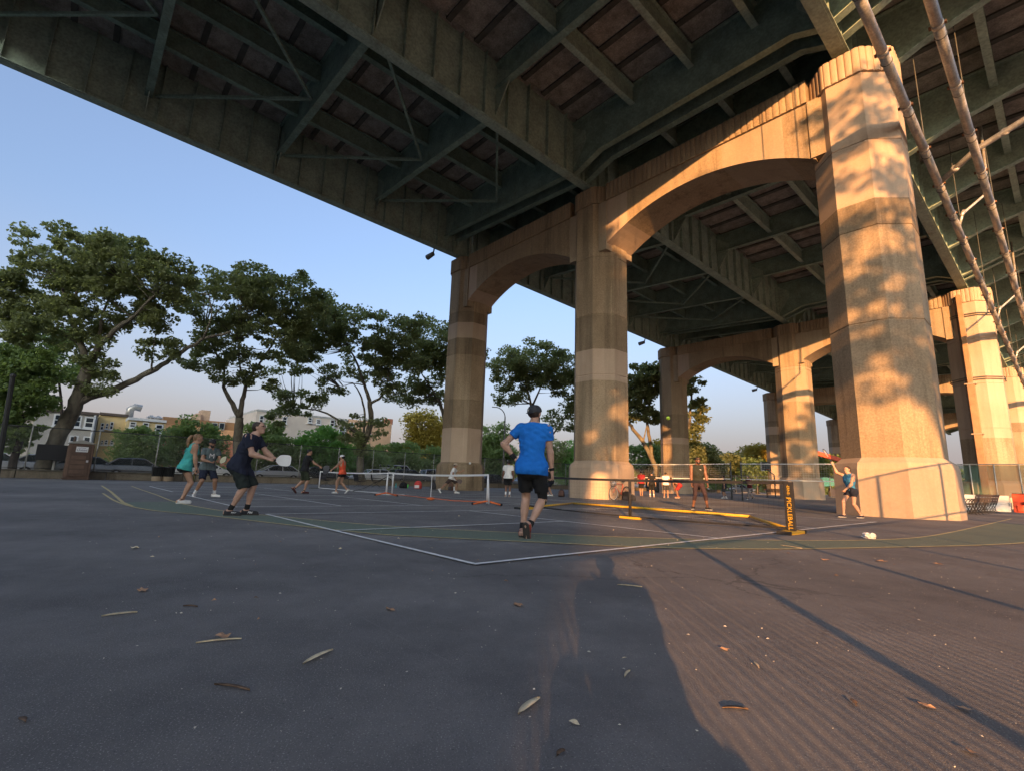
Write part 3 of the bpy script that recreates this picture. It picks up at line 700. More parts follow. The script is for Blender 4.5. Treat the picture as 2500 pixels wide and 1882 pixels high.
px_tree('fourth plane tree partly hidden behind the leftmost column', zc_of(1096,-42.4),
    [([(1098,1168),(1092,1080),(1084,1014),(1072,975),(1060,963)],.3,.13), ([(1072,975),(1040,930),(1010,880)],.12,.03), ([(1084,1014),(1100,950),(1105,880)],.14,.03)],
    [(1050,840,75,55),(1100,860,60,50),(1030,910,60,40),(1000,960,40,30),(1060,960,50,25),(1150,850,30,40)],
    190, 76, .24, group=GP, crad=(.55,1.1))
px_tree('fifth plane tree between the leftmost and the middle column', zc_of(1318,-42.4),
    [([(1312,1165),(1316,1100),(1306,1010),(1296,985)],.3,.2), ([(1296,985),(1285,940),(1270,900)],.14,.04), ([(1300,990),(1318,950),(1330,900)],.14,.04), ([(1335,1085),(1360,1045),(1385,1010),(1410,980)],.12,.04), ([(1316,1110),(1335,1085)],.13,.12)],
    [(1300,880,85,45),(1240,905,50,45),(1360,900,60,45),(1250,960,45,28),(1390,950,40,45),(1375,1020,40,30),(1320,930,60,28)],
    240, 70, .27, group=GP, crad=(.6,1.15))
px_tree('sixth plane tree with sparse foliage right of the middle column', zc_of(1592,-42.4)*.80,
    [([(1606,1160),(1595,1125),(1570,1078),(1545,1045),(1528,1025)],.36,.16), ([(1592,1118),(1586,1070),(1578,1020),(1590,970),(1600,940)],.26,.06), ([(1570,1078),(1580,1035)],.1,.05), ([(1578,1020),(1562,985),(1550,950)],.12,.04)],
    [(1565,920,45,35),(1555,965,35,30),(1590,960,25,30),(1580,1010,35,24),(1545,1000,22,30),(1600,900,20,25)],
    110, 56, .36, group=GP, crad=(.5,1.1), inner=.2)
px_tree('seventh plane tree half hidden behind the left column of the second row', 62,
    [([(1665,1190),(1672,1120),(1680,1060),(1686,1000),(1690,950)],.4,.1), ([(1680,1060),(1700,1030),(1712,1000)],.12,.04)],
    [(1694,950,24,40),(1700,1010,22,35),(1690,1060,20,28)], 50, 60, .34, group=GP, crad=(.5,1.0))
# smaller trees across the street and beyond
SM = [(42,1010,95,100,-43.5,L_MID,'bright leafy tree at the far left edge behind the dark pole',160,[(30,905,60,60),(60,970,70,50),(25,1040,60,60),(95,900,50,40)]),
      (150,905,0,0,-52,L_MID,'pale green tree filling the gap behind the leaning plane tree',90,[(70,880,80,45),(150,905,80,40),(100,830,70,40)]),
      (345,1090,0,0,-56,L_MID,'small round street tree in front of the yellow house',80,[(345,1085,55,42),(330,1120,60,28)]),
      (470,1080,0,0,-58,L_MID,'spreading street tree in front of the orange building',90,[(470,1055,60,35),(440,1105,70,30),(510,1090,50,35)]),
      (655,1090,0,0,-57,L_MID,'silvery green street tree left of the bright green one',110,[(650,1085,60,50),(690,1120,50,40),(630,1130,50,35)]),
      (780,1090,0,0,-56,L_BRT,'bright green street tree in front of the white building',120,[(780,1085,55,50),(770,1135,70,35),(830,1110,40,35)]),
      (870,1120,0,0,-58,L_MID,'darker street tree behind the third plane tree',80,[(880,1120,60,42),(920,1140,40,30)]),
      (970,1120,0,0,-60,L_MID,'rounded street tree left of the leftmost column',90,[(975,1120,55,45),(960,1150,60,28)]),
      (1045,1050,0,0,-68,L_SUNLIT,'tree beside the leftmost column, golden sunlight painted into its leaves',120,[(1040,1045,48,40),(1060,1090,40,35),(1020,1075,25,25)]),
      (1055,1135,0,0,-60,L_MID,'low green tree under the golden tree',70,[(1055,1135,50,38),(1090,1150,40,30)]),
      (1205,1090,0,0,-62,L_MID,'tall shrub-like tree behind the street lamp',110,[(1205,1085,40,50),(1220,1130,45,45),(1190,1120,25,40)]),
      (1310,1080,0,0,-70,L_DARK,'dark tree right of the man in blue',80,[(1330,1085,45,35),(1310,1130,50,40),(1360,1120,30,30)]),
      (1385,1130,0,0,-66,L_BRT,'pale conifer-like tree against the middle column',60,[(1392,1110,18,40),(1385,1150,28,30)]),
      (1580,1120,0,0,-75,L_MID,'round green tree beyond the sixth plane tree',90,[(1570,1115,45,32),(1560,1145,50,25),(1640,1120,30,40)]),
      (1660,1085,0,0,-95,L_SUNLIT,'distant tree beside the second row, yellow sunlight painted into its leaves',50,[(1635,1105,25,30),(1605,1100,18,22)]),
      (1715,1130,0,0,-70,L_DARK,'dark bushy tree behind the man in black',90,[(1710,1115,35,28),(1725,1150,45,28)]),
      (1765,1130,0,0,-66,L_DARK,'dark pointed trees beyond the volleyball net',80,[(1760,1125,30,22),(1785,1140,25,28),(1752,1150,35,20)]),
      (1850,1130,0,0,-66,L_SUNLIT,'yellow green tree left of the second row, sunlight painted into its leaves',100,[(1850,1115,35,26),(1825,1140,30,24)]),
      (1848,1160,0,0,-58,L_MID,'green tree under the sunlit one by the basketball hoop',70,[(1850,1150,40,26),(1880,1165,35,25)]),
      (2025,1150,0,0,-40,L_MID,'green tree between the second row and the big column',80,[(2025,1140,30,24),(2040,1160,40,22)])]
for i, (px, py, _a, _b2, X, lm, lab, nc, bl) in enumerate(SM):
    zc = min(zc_of(px, X), 120) if px < 1500 else 78+(i%3)*6
    if i == 0: zc = zc_of(30, -41.8)
    tr = [([(px,1168 if px<1500 else 1195),(px+2,bl[0][1]+30),(bl[0][0],bl[0][1])], .13*zc/45, .05)]
    if i == 0: tr = [([(30,1140),(52,1060),(45,980),(35,930)],.25,.08)]
    per = 84; sz = .0075*zc if zc > 40 else .26
    px_tree(lab, zc, tr, bl, nc, per, min(.36,max(.2,.0050*zc)), lm, barkm=BARKD, name='street_tree', group='smaller trees beyond the fence', crad=(.012*zc,.024*zc), inner=.3, twig=.12)
# hedge of low shrubs behind the street
mb_c = []
for x in np.arange(-20, 120, 1.1): mb_c.append((-61.5+rng.normal(0,.5), x+rng.normal(0,.3), .7+.5*rng.random()))
V, F = leaves(np.array(mb_c), np.full(len(mb_c), .95), 42, .34, .8); hd = build_np('hedge', V, F, L_MID, kind='stuff'); hd['label'] = 'low hedge along the far side of the street'
# far tree line closing the horizon
mb_c = []
for i in range(900):
    a = rng.uniform(-1.25, .25); R_ = rng.uniform(150, 190); mb_c.append((math.sin(a)*R_, math.cos(a)*R_, rng.uniform(.5, 7.5)*(.5+.5*math.sin(a*23)**2)))
V, F = leaves(np.array(mb_c), np.full(len(mb_c), 2.6), 40, 1.1, .8); far = build_np('distant_trees', V, F, L_MID, kind='stuff')
# trees behind the photographer that dapple the columns (outside the picture)
def back_tree(label, tt, s, zlo, zhi, rad, nc, per, size, toff=0.):
    c0 = np.array((.7686*(tt+toff)+.6397*s, .6397*(tt+toff)-.7686*s)); c = np.array((.7686*tt+.6397*s, .6397*tt-.7686*s))
    zc_ = (zlo+zhi)/2; BL = []
    for k in range(7):
        a = rng.uniform(0, 6.28); BL.append((np.array((c[0]+rad*.55*math.cos(a), c[1]+rad*.55*math.sin(a), zc_+rng.uniform(-.4,.4)*(zhi-zlo))), rad*.5, rad*.5, (zhi-zlo)*.26))
    BL.append((np.array((*c, zc_)), rad*.7, rad*.7, (zhi-zlo)*.4))
    LB = [([(*c0,0),(c0[0]+.2,c0[1],zlo*.6),(c[0],c[1]+.3,zc_)], .4, .12)]
    for b in BL[:6]: LB.append(([(c[0]+.1,c[1]+.1,zlo*.8), (np.array((*c,zlo))+b[0])/2, b[0]], .16, .03))
    return tree(label, c0, LB, BL, nc, per, size, L_DARK, name='plane_tree', group='trees behind the camera', crad=(.5,1.0))
back_tree('tree behind the camera shading the biggest column, the nearest', 12.4, 21, 9.0, 22.5, 6.4, 185, 40, .27)
back_tree('tree behind the camera left of the nearest one', -3.2, 25, 9.5, 23, 6.6, 330, 80, .28)
back_tree('low tree behind the camera dappling the foot of the biggest column', 12.0, 29, 11, 17.5, 4.0, 70, 40, .26, 7.5)
back_tree('distant tree behind the camera in line with the sun', 1.6, 63, 16, 32, 4.6, 260, 90, .4, -3.4)
back_tree('tree behind the camera to the far right', 21.5, 27, 10.5, 23, 6.0, 210, 70, .28)
# tall unseen block added behind the photographer to shade the left courts
def fr(tt, s): return np.array((.7686*tt+.6397*s, .6397*tt-.7686*s))
ab = thing('shade_block', 'unseen tall brick block added behind the camera to shade the left courts', 'building', (*fr(-60,96), 0))
BRK = mat('pale_bounce_brick', (.36,.24,.16), var=.2, scale=2, bump=.2, bscale=20)  # brick kept pale so the added block bounces some fill
q = [fr(-120,88), fr(.05,88), fr(.05,104), fr(-120,104)]
MB().add([(*p,0) for p in q]+[(*p,42) for p in q], [(0,1,5,4),(1,2,6,5),(2,3,7,6),(3,0,4,7),(4,5,6,7)]).build('wall', BRK, ab)
ud = (q[1]-q[0])/np.linalg.norm(q[1]-q[0]); vd = (q[0]-q[3])/np.linalg.norm(q[0]-q[3])
for fl in range(12):
    mbw = MB(); mbf = MB()
    for i in range(29):
        c = q[0]+ud*(3+i*4)+vd*.03
        mbf.obox((*c,2.2+fl*3.3), (*(ud*.75),0), (*(vd*.06),0), (0,0,.95)); mbw.obox((*(c+vd*.05),2.2+fl*3.3), (*(ud*.65),0), (*(vd*.03),0), (0,0,.85))
    f = mbf.build('window_row', mat('pale_trim', (.45,.44,.40), var=.1), ab); mbw.build('pane', glass_mat(), f)

# ================================================================== HOUSES ACROSS THE STREET
TRIM = MATS['pale_trim']; GLS = glass_mat()
WT = mat('white_trim_paint', (.66,.66,.64), var=.08)
def zat(px, py, X): return onX(px, py, X)[1:]
def house(label, X, pl, pr, ptop, wallm, wins, dep=14, name='row_house', roofm=None, cornice=True, base=None):
    ya, zt = zat(pl, ptop, X); yb, _ = zat(pr, ptop, X)
    if base is not None: zt = base
    T = thing(name, label, 'building', (X,(ya+yb)/2,0))
    MB().box(X-dep,ya,0,X,yb-.02,zt).build('wall', wallm, T)
    if cornice: MB().box(X-dep-.1,ya-.02,zt+.003,X+.22,yb,zt+.28).build('cornice', roofm or mat('dark_cornice', (.10,.075,.06), var=.2), T)
    for x0, y0, x1, y1 in wins:
        a = zat(x0, y0, X); b = zat(x1, y1, X); yA, yB, zA, zB = a[0], b[0], b[1], a[1]
        fw = min(.14, (yB-yA)*.18)
        f = MB(); f.box(X+.003,yA,zA,X+.09,yB,zA+fw); f.box(X+.003,yA,zB-fw,X+.09,yB,zB); f.box(X+.003,yA,zA+fw,X+.09,yA+fw,zB-fw); f.box(X+.003,yB-fw,zA+fw,X+.09,yB,zB-fw)
        f.box(X+.02,yA+fw,(zA+zB)/2-.04,X+.07,yB-fw,(zA+zB)/2+.04)
        fo = f.build('window', WT, T); MB().box(X+.001,yA+fw,zA+fw,X+.03,yB-fw,zB-fw).build('pane', GLS, fo)
        MB().box(X+.003,yA-.08,zA-.13,X+.2,yB+.08,zA-.003).build('sill', WT, fo)
    return T, ya, yb, zt
g1 = house('grey rendered two storey house with white arched windows at far left', -66, 88, 243, 1001, mat('grey_render', (.42,.39,.34), var=.12, scale=1), [(133,1009,152,1040),(181,1013,196,1043),(208,1016,229,1046),(119,1059,136,1090),(170,1062,187,1093),(204,1064,220,1095)])
MB().tube([(-65.8,g1[2]-.25,0),(-65.8,g1[2]-.25,g1[3])], .09, 8).build('downpipe', WT, g1[0])
g2 = house('plain yellow side building with tiny windows beside the grey house', -69, 243, 314, 1012, mat('yellow_render', (.62,.47,.23), var=.1, scale=1), [(247,1032,252,1049),(259,1033,263,1046),(270,1029,275,1048),(238+9,1074,251,1085),(248+8,1073,262,1085),(270,1074,276,1085)])
MB().tube([(-70,g2[1]+2.6,g2[3]),(-70,g2[1]+2.6,g2[3]+1.0),(-70,g2[1]+3.0,g2[3]+1.3),(-70,g2[1]+3.6,g2[3]+1.2)], .38, 10).build('roof_vent', GALV, g2[0], smooth=True)
g3 = house('yellow two storey house front with three windows under a white cornice', -66, 313, 407, 1024, mat('pale_yellow_render', (.60,.46,.23), var=.1, scale=1), [(317,1028,331,1044),(349,1030,362,1047),(380,1034,396,1058)], roofm=WT)
for i in range(2):
    q_ = onX(370+i*18, 1012, -70); MB().lathe([(.3,0),(.3,.5),(.5,.55),(.1,.85)], 10, (q_[0],q_[1],g3[3]+.2)).build('roof_vent', GALV, g3[0])
g4 = house('orange brick commercial building with a tall brown parapet', -72, 400, 600, 1016, mat('brown_parapet', (.34,.185,.085), var=.15, scale=.6), [], cornice=False, dep=20)
ya, yb = g4[1], g4[2]; zb_ = onX(500,1045,-72)[2]
MB().box(-71.998,ya,0,-71.8,yb,zb_).build('wall', mat('orange_brick_wall', (.68,.38,.19), var=.12, scale=1.5), g4[0])
MB().box(-71.79,ya+.3,0,-71.5,ya+8,onX(430,1070,-72)[2]).build('wall', mat('red_brick_wall', (.45,.18,.10), var=.15, scale=2), g4[0])
for px in (524, 541): 
    a = onX(px,1040,-71.8); f = MB().box(-71.79,a[1]-.32,a[2]-.45,-71.7,a[1]+.32,a[2]+.45).build('window', TRIM, g4[0]); MB().box(-71.69,a[1]-.24,a[2]-.36,-71.68,a[1]+.24,a[2]+.36).build('pane', GLS, f)
a, b = onX(478,1022,-76), onX(520,1022,-76)
rh = MB().box(-80,a[1],a[2]-1.2,-76,b[1]-1.4,a[2]+.75).build('roof_house', mat('peach_render', (.52,.36,.24), var=.1), g4[0])
MB().box(-78.5,b[1]-1.35,a[2]-1.2,-76.5,b[1]-.3,a[2]+1.3).build('chimney', MATS['peach_render'], rh)
PE = mat('stained_warm_lit_render', (.60,.51,.42), var=.14, scale=.5, col2=(.72,.63,.53))  # white wall with warm evening light mixed into its colour
g5 = house('large stained white building, warm light painted into its walls, with scattered windows behind the trees', -66, 627, 852, 1003, PE, [(634,1013,642,1034),(752,1018,761,1032),(772,1022,783,1036),(806,1023,816,1042),(828,1041,842,1064),(690,1016,700,1034)], cornice=False, dep=16, name='apartment_building')
MB().box(-80,g5[1],g5[3],-65.95,g5[2],g5[3]+.25).build('coping', TRIM, g5[0])
PEO = mat('evening_lit_render', (.70,.44,.26), var=.12, scale=.5)  # evening light on the white wing painted in as orange
g6 = house('lower wing right of the white building, evening light painted in as peach orange', -66, 852, 958, 1022, PEO, [(854,1030,863,1043),(893,1045,905,1062)], cornice=False, dep=12, name='apartment_building')
a = onX(952,1025,-67); MB().box(-68,a[1]-.5,g6[3]-.02,-67,a[1]+.5,g6[3]+.8).build('chimney', mat('red_brick_wall', (.45,.18,.10)), g6[0])
house('low pale house with a grey roof seen right of the man in blue', -85, 1400, 1460, 1155, mat('pale_siding', (.42,.38,.33)), [(1410,1165,1416,1178),(1425,1166,1431,1178)], dep=10)
house('cream house at the left end of the row behind bright leaves', -68, -30, 88, 1015, mat('cream_siding', (.55,.5,.41), var=.1), [(20,1030,38,1055),(55,1032,72,1057)])
for i, (px0, px1, top, lab) in enumerate(((1000,1060,1085,'brown house behind the golden tree'), (1160,1240,1100,'dull brick house behind the street lamp'), (1495,1560,1130,'distant brick house right of the middle column'))):
    house(lab, -84-3*i, px0, px1, top, mat('dull_brick_%s' % 'abc'[i], [(.28,.2,.15),(.25,.17,.13),(.3,.2,.15)][i], var=.2), [(px0+12,top+8,px0+22,top+22),(px0+32,top+8,px0+42,top+22)], dep=10)

# ================================================================== CARS
TYRE = mat('tyre_rubber', (.02,.02,.02), rough=.9, var=0); RIM = mat('alloy_rim', (.45,.45,.46), rough=.3, metal=.8, var=0)
LAMPW = mat('headlight_glass', (.55,.56,.55), rough=.15, var=0); LAMPR = mat('tail_light_red', (.35,.02,.015), rough=.2, var=0)
CGL = mat('car_glass', (.02,.025,.03), rough=.05, var=0, spec=.9)
def car(label, pos, rz, paintm, L=4.6, W=1.78, H=1.45, kind='sedan', name='parked_car'):
    T = thing(name, label, {'van':'van'}.get(kind,'car'), (pos[0],pos[1],.005), rz, group='cars parked along the street')
    hw = W/2
    if kind == 'sedan': bl = [(-.5,.62,.80,.86),(-.47,.42,.88,.94),(-.36,.24,.95,.97),(-.18,.2,.97,1.0),(.12,.2,.96,1.0),(.26,.2,.93,.99),(.42,.24,.80,.95),(.485,.4,.70,.88),(.5,.5,.62,.8)]; cb = [(-.42,.0),(-.27,.93),(-.05,1.0),(.08,.96),(.26,.0)]; belt = .93
    elif kind == 'suv': bl = [(-.5,.5,1.0,.9),(-.48,.35,1.05,.96),(-.3,.25,1.06,1.0),(.15,.25,1.05,1.0),(.28,.25,1.02,.99),(.44,.3,.92,.95),(.5,.5,.75,.85)]; cb = [(-.48,.0),(-.43,.9),(-.2,1.0),(.06,.97),(.24,.0)]; belt = 1.03
    else: bl = [(-.5,.4,1.15,.97),(-.49,.3,1.2,1.0),(.2,.3,1.2,1.0),(.34,.3,1.12,.98),(.46,.35,.95,.93),(.5,.5,.8,.85)]; cb = [(-.495,.0),(-.49,.97),(-.1,1.0),(.2,.98),(.36,.0)]; belt = 1.17
    def sec(x, zb, zt, wf):
        h = hw*wf; return [(x*L,-h*.92,zb),(x*L,-h,zb+.12),(x*L,-h,(zb+zt)/2+.05),(x*L,-h*.95,zt-.04),(x*L,-h*.86,zt),(x*L,h*.86,zt),(x*L,h*.95,zt-.04),(x*L,h,(zb+zt)/2+.05),(x*L,h,zb+.12),(x*L,h*.92,zb)]
    vs = []; 
    for st in bl: vs += sec(*st)
    n = 10; fs = [(i*n+k,i*n+(k+1)%n,(i+1)*n+(k+1)%n,(i+1)*n+k) for i in range(len(bl)-1) for k in range(n)]+[tuple(range(n)), tuple(range(len(bl)*n-1,(len(bl)-1)*n-1,-1))]
    build_np('body', vs, fs, paintm, T, smooth=False, local=True, bevel=.03)
    def cabin(grow, z0, z1, m, nm, par):
        vs = []
        for u, hh in cb:
            z = z0+(z1-z0)*hh; hh2 = hw*(.86-.16*hh)+grow; vs += [(u*L,-hh2,z),(u*L,hh2,z)]
        k = len(cb); bot = [(u*L,s*(hw*.86+grow),z0-.03) for u,_ in cb for s in (-1,1)]
        vs += bot; fs = []
        for i in range(k-1):
            a = 2*i; fs += [(a,a+2,a+3,a+1),(a,2*k+a,2*k+a+2,a+2),(a+1,a+3,2*k+a+3,2*k+a+1)]
        return build_np(nm, vs, fs, m, par, local=True)
    cabin(0, belt-.02, H-.02, CGL, 'windows', T)
    # roof and pillars in body colour
    mb = MB(); hr = hw*.70
    us = [c for c in cb if c[1] > .85]
    for (u0,h0),(u1,h1) in zip(us[:-1], us[1:]):
        z0, z1 = belt+(H-belt)*h0, belt+(H-belt)*h1
        mb.add([(u0*L,-hr-.01,z0-.03),(u1*L,-hr-.01,z1-.03),(u1*L,hr+.01,z1-.03),(u0*L,hr+.01,z0-.03),(u0*L,-hr+.05,z0+.03),(u1*L,-hr+.05,z1+.03),(u1*L,hr-.05,z1+.03),(u0*L,hr-.05,z0+.03)],[(3,2,1,0),(4,5,6,7),(0,1,5,4),(1,2,6,5),(2,3,7,6),(3,0,4,7)])
    for s in (-1, 1):
        for (u0,h0),(u1,h1) in ((cb[0],cb[1]),(cb[-1],cb[-2])):
            mb.bar((u0*L,s*hw*.87,belt-.03),(u1*L,s*(hr+.0),H-.03),.07,.06)
        um = (cb[1][0]+cb[-2][0])/2; mb.bar((um*L,s*hw*.87,belt-.03),(um*L,s*(hr+.01),H-.03),.09,.05)
        if kind == 'van': mb.box(cb[1][0]*L+.02, s*hw*.87-.02, belt-.03, um*L, s*hw*.87+.02, H-.25)
    build_np('roof', mb.v, mb.f, paintm, T, local=True)
    for sx in (-.30, .31):
        for s in (-1, 1):
            wv = MB().tube([(sx*L,s*(hw-.2),.32),(sx*L,s*(hw+.01),.32)], .32, 18); wo = build_np('wheel', wv.v, wv.f, TYRE, T, local=True)
            rv = MB().tube([(sx*L,s*(hw-.02),.32),(sx*L,s*(hw+.025),.32)], .19, 12); build_np('rim', rv.v, rv.f, RIM, wo, local=True)
    for s in (-1, 1):
        h = MB().ball((L*.485,s*hw*.68,.66),.07,.2,.08,8,5); build_np('headlight', h.v, h.f, LAMPW, T, smooth=True, local=True)
        h = MB().box(-L*.502,s*hw*.72-.17,.72,-L*.46,s*hw*.72+.17,.88); build_np('tail_light', h.v, h.f, LAMPR, T, local=True)
        h = MB().ball((L*.17,s*(hw+.08),belt+.06),.07,.1,.08,8,5); build_np('wing_mirror', h.v, h.f, paintm, T, smooth=True, local=True)
    return T
def carp(n, c, m=.3): return mat('car_paint_%s' % n, c, rough=.25, var=0, metal=m, spec=.6)
SIL = carp('silver', (.42,.43,.45), .5); GRY = carp('grey', (.16,.165,.17), .5); WHT = carp('white', (.62,.62,.60), 0); BLK = carp('black', (.025,.027,.03), .2); BLU = carp('blue', (.09,.13,.2), .3)
CX = -47.4
def cy(px, X=CX): return float(onX(px, 1140, X)[1])
for px, m, kd, lab, H, rz in [(-10,SIL,'sedan','silver car cut by the left edge of the picture',1.46,90), (82,SIL,'sedan','silver sedan behind the leaning plane tree trunk',1.46,-90), (222,GRY,'sedan','grey sedan half hidden by the portable toilet',1.45,90),
        (336,GRY,'sedan','dark bronze sedan with a shiny roof behind the two trash cans',1.48,90), (500,WHT,'sedan','white old sedan behind the man in the cap',1.42,90), (672,SIL,'sedan','silver square sedan left of the man in black tee',1.42,-90), (790,BLK,'sedan','black car behind the two tapping players',1.44,90),
        (912,WHT,'sedan','white sedan left of the leftmost column',1.45,-90), (1000,GRY,'suv','dark hatchback behind the folding chairs',1.55,90), (1072,SIL,'suv','silver estate car touching the leftmost column in view',1.7,90), (1205,BLK,'sedan','black sedan right of the leftmost column',1.45,90), (1290,SIL,'sedan','silver car hidden behind the man in blue',1.45,90)]:
    car(lab, (CX+rng.normal(0,.08), cy(px)), math.radians(rz), m, H=H, kind=kd)
car('white cargo van on the far side of the street', (-55.5, cy(968,-55.5)), math.radians(90), WHT, L=5.4, W=1.95, H=2.15, kind='van')
for px, m, lab in ((1548,WHT,'white car far away right of the bicycle'), (1640,BLU,'blue car far away left of the second row'), (1812,SIL,'silver car far away behind the running man'), (1900,BLU,'blue car far away behind the dark bench')):
    zc = 95; q = atD(px, 1200, zc); car(lab, (q[0], q[1]), math.radians(20), m)
# ================================================================== PEOPLE (signed-distance bodies, one continuous surface each)
class Field:
    def __init__(s, lo, hi, h):
        s.lo = np.array(lo, float); s.h = h; s.n = np.ceil((np.array(hi)-s.lo)/h).astype(int)+1
        s.ax = [s.lo[i]+h*np.arange(s.n[i]) for i in range(3)]; s.F = np.full(s.n, .3, dtype=np.float32)
    def sub(s, a, b, m):
        lo = np.minimum(a, b)-m; hi = np.maximum(a, b)+m
        i0 = np.clip(np.floor((lo-s.lo)/s.h).astype(int), 0, s.n-1); i1 = np.clip(np.ceil((hi-s.lo)/s.h).astype(int)+1, 1, s.n)
        sl = tuple(slice(i0[k], max(i0[k]+1,i1[k])) for k in range(3))
        G = np.meshgrid(*[s.ax[k][sl[k]] for k in range(3)], indexing='ij', sparse=True)
        return sl, G
    def dist(s, G, a, b, ra, rb, nrm, fl):
        a = np.array(a, float); b = np.array(b, float); q = [G[k]-a[k] for k in range(3)]; ba = b-a
        if nrm is not None:
            nrm = np.array(nrm, float); nrm = nrm/np.linalg.norm(nrm); c = q[0]*nrm[0]+q[1]*nrm[1]+q[2]*nrm[2]; e = (1/fl-1)
            q = [q[k]+c*(e*nrm[k]) for k in range(3)]; ba = ba+nrm*((ba@nrm)*e)
        L = max(ba@ba, 1e-9); hh = np.clip((q[0]*ba[0]+q[1]*ba[1]+q[2]*ba[2])/L, 0, 1)
        d = np.sqrt((q[0]-hh*ba[0])**2+(q[1]-hh*ba[1])**2+(q[2]-hh*ba[2])**2)
        return d-(ra+(rb-ra)*hh)
    def cap(s, a, b, ra, rb=None, k=.03, nrm=None, fl=1., neg=False):
        rb = ra if rb is None else rb; m = max(ra,rb)*(1/min(fl,1) if fl < 1 else fl)+k+3*s.h
        sl, G = s.sub(np.array(a,float), np.array(b,float), m)
        d = s.dist(G, a, b, ra, rb, nrm, fl); F = s.F[sl]
        if neg: s.F[sl] = np.maximum(F, -d); return s
        hh = np.clip(.5+.5*(F-d)/k, 0, 1); s.F[sl] = F*(1-hh)+d*hh-k*hh*(1-hh); return s
    def cut(s, o, n):
        n = np.array(n, float); n /= np.linalg.norm(n); G = np.meshgrid(*s.ax, indexing='ij', sparse=True)
        s.F = np.maximum(s.F, (G[0]-o[0])*n[0]+(G[1]-o[1])*n[1]+(G[2]-o[2])*n[2]).astype(np.float32); return s
    def mesh(s):
        F = s.F; I = F < 0; n = np.array(F.shape)
        c = np.zeros(n-1, dtype=np.int8)
        for dx in (0,1):
            for dy in (0,1):
                for dz in (0,1): c += I[dx:n[0]-1+dx, dy:n[1]-1+dy, dz:n[2]-1+dz]
        act = (c > 0) & (c < 8); idx = np.full(n-1, -1, dtype=np.int32); A = np.argwhere(act); idx[act] = np.arange(len(A))
        if len(A) == 0: return np.zeros((0,3)), np.zeros((0,4), np.int32)
        P = np.zeros((len(A),3)); W = np.zeros(len(A))
        cor = [(0,0,0),(1,0,0),(0,1,0),(1,1,0),(0,0,1),(1,0,1),(0,1,1),(1,1,1)]
        val = {q: F[A[:,0]+q[0], A[:,1]+q[1], A[:,2]+q[2]] for q in cor}
        for i, p in enumerate(cor):
            for ax in range(3):
                if p[ax]: continue
                q = list(p); q[ax] = 1; q = tuple(q); f0, f1 = val[p], val[q]; x = (f0 < 0) != (f1 < 0)
                t = np.where(x, f0/(f0-f1+1e-12), 0); pt = np.array(p, float)[None]*np.ones((len(A),1)); pt[:,ax] = t
                P += pt*x[:,None]; W += x
        V = s.lo+(A+P/W[:,None])*s.h; Q = []
        for ax in range(3):
            b_, c_ = (ax+1)%3, (ax+2)%3; sl0 = [slice(None)]*3; sl1 = [slice(None)]*3; sl0[ax] = slice(0,-1); sl1[ax] = slice(1,None)
            D = I[tuple(sl0)].astype(np.int8)-I[tuple(sl1)].astype(np.int8); E_ = np.argwhere(D != 0)
            if len(E_) == 0: continue
            ok = (E_[:,b_] > 0) & (E_[:,c_] > 0) & (E_[:,b_] < n[b_]-1) & (E_[:,c_] < n[c_]-1); E_ = E_[ok]; sg = D[tuple(E_.T)]
            def cell(db, dc):
                q = E_.copy(); q[:,b_] += db; q[:,c_] += dc; return idx[tuple(q.T)]
            q = np.stack([cell(-1,-1), cell(0,-1), cell(0,0), cell(-1,0)], 1); q[sg < 0] = q[sg < 0][:, ::-1]; Q.append(q)
        return V, np.vstack(Q).astype(np.int32)

def folds(U, amp):
    G = np.meshgrid(*U.ax, indexing='ij', sparse=True)
    for _ in range(5):
        d = rng.normal(0,1,3)*(1,1,.55); d = d/np.linalg.norm(d)*rng.uniform(38, 80); p = rng.uniform(0, 6.28); q = rng.uniform(6, 14, 3)
        U.F = (U.F+amp*.62*np.sin(G[0]*d[0]+G[1]*d[1]+G[2]*d[2]+p+1.3*np.sin(G[2]*q[2]+G[0]*q[0]))).astype(np.float32)
def unit(v): v = np.array(v, float); return v/(np.linalg.norm(v)+1e-9)
def ik(a, c, l1, l2, pole):
    d = c-a; L = np.linalg.norm(d); L = min(L, (l1+l2)*.999); u = unit(d); x = (L*L+l1*l1-l2*l2)/(2*L); h = math.sqrt(max(l1*l1-x*x, 0))
    p = np.array(pole, float); p = unit(p-u*(p@u)); return a+u*x+p*h, a+u*L
def skinm(n, c): return mat('skin_'+n, c, rough=.55, var=.10, scale=7, spec=.4)
SKIN = {'light': skinm('light', (.42,.25,.175)), 'tan': skinm('tan', (.36,.205,.13)), 'brown': skinm('brown', (.16,.075,.045)), 'mid': skinm('mid', (.30,.165,.10))}
def cloth(n, c, var=.16): return mat('cloth_'+n, c, rough=.85, var=var, scale=5, bump=.7, bscale=13, spec=.2, bdist=.03)
HAIRM = lambda n, c: mat('hair_'+n, c, rough=.6, var=.3, scale=30, stretch=(1,1,.2))
SHOEW = cloth('white_shoe', (.62,.61,.58)); SOLE = mat('shoe_sole', (.55,.54,.5), rough=.8, var=.05); SOLED = mat('dark_sole', (.04,.035,.03), rough=.8, var=.1)

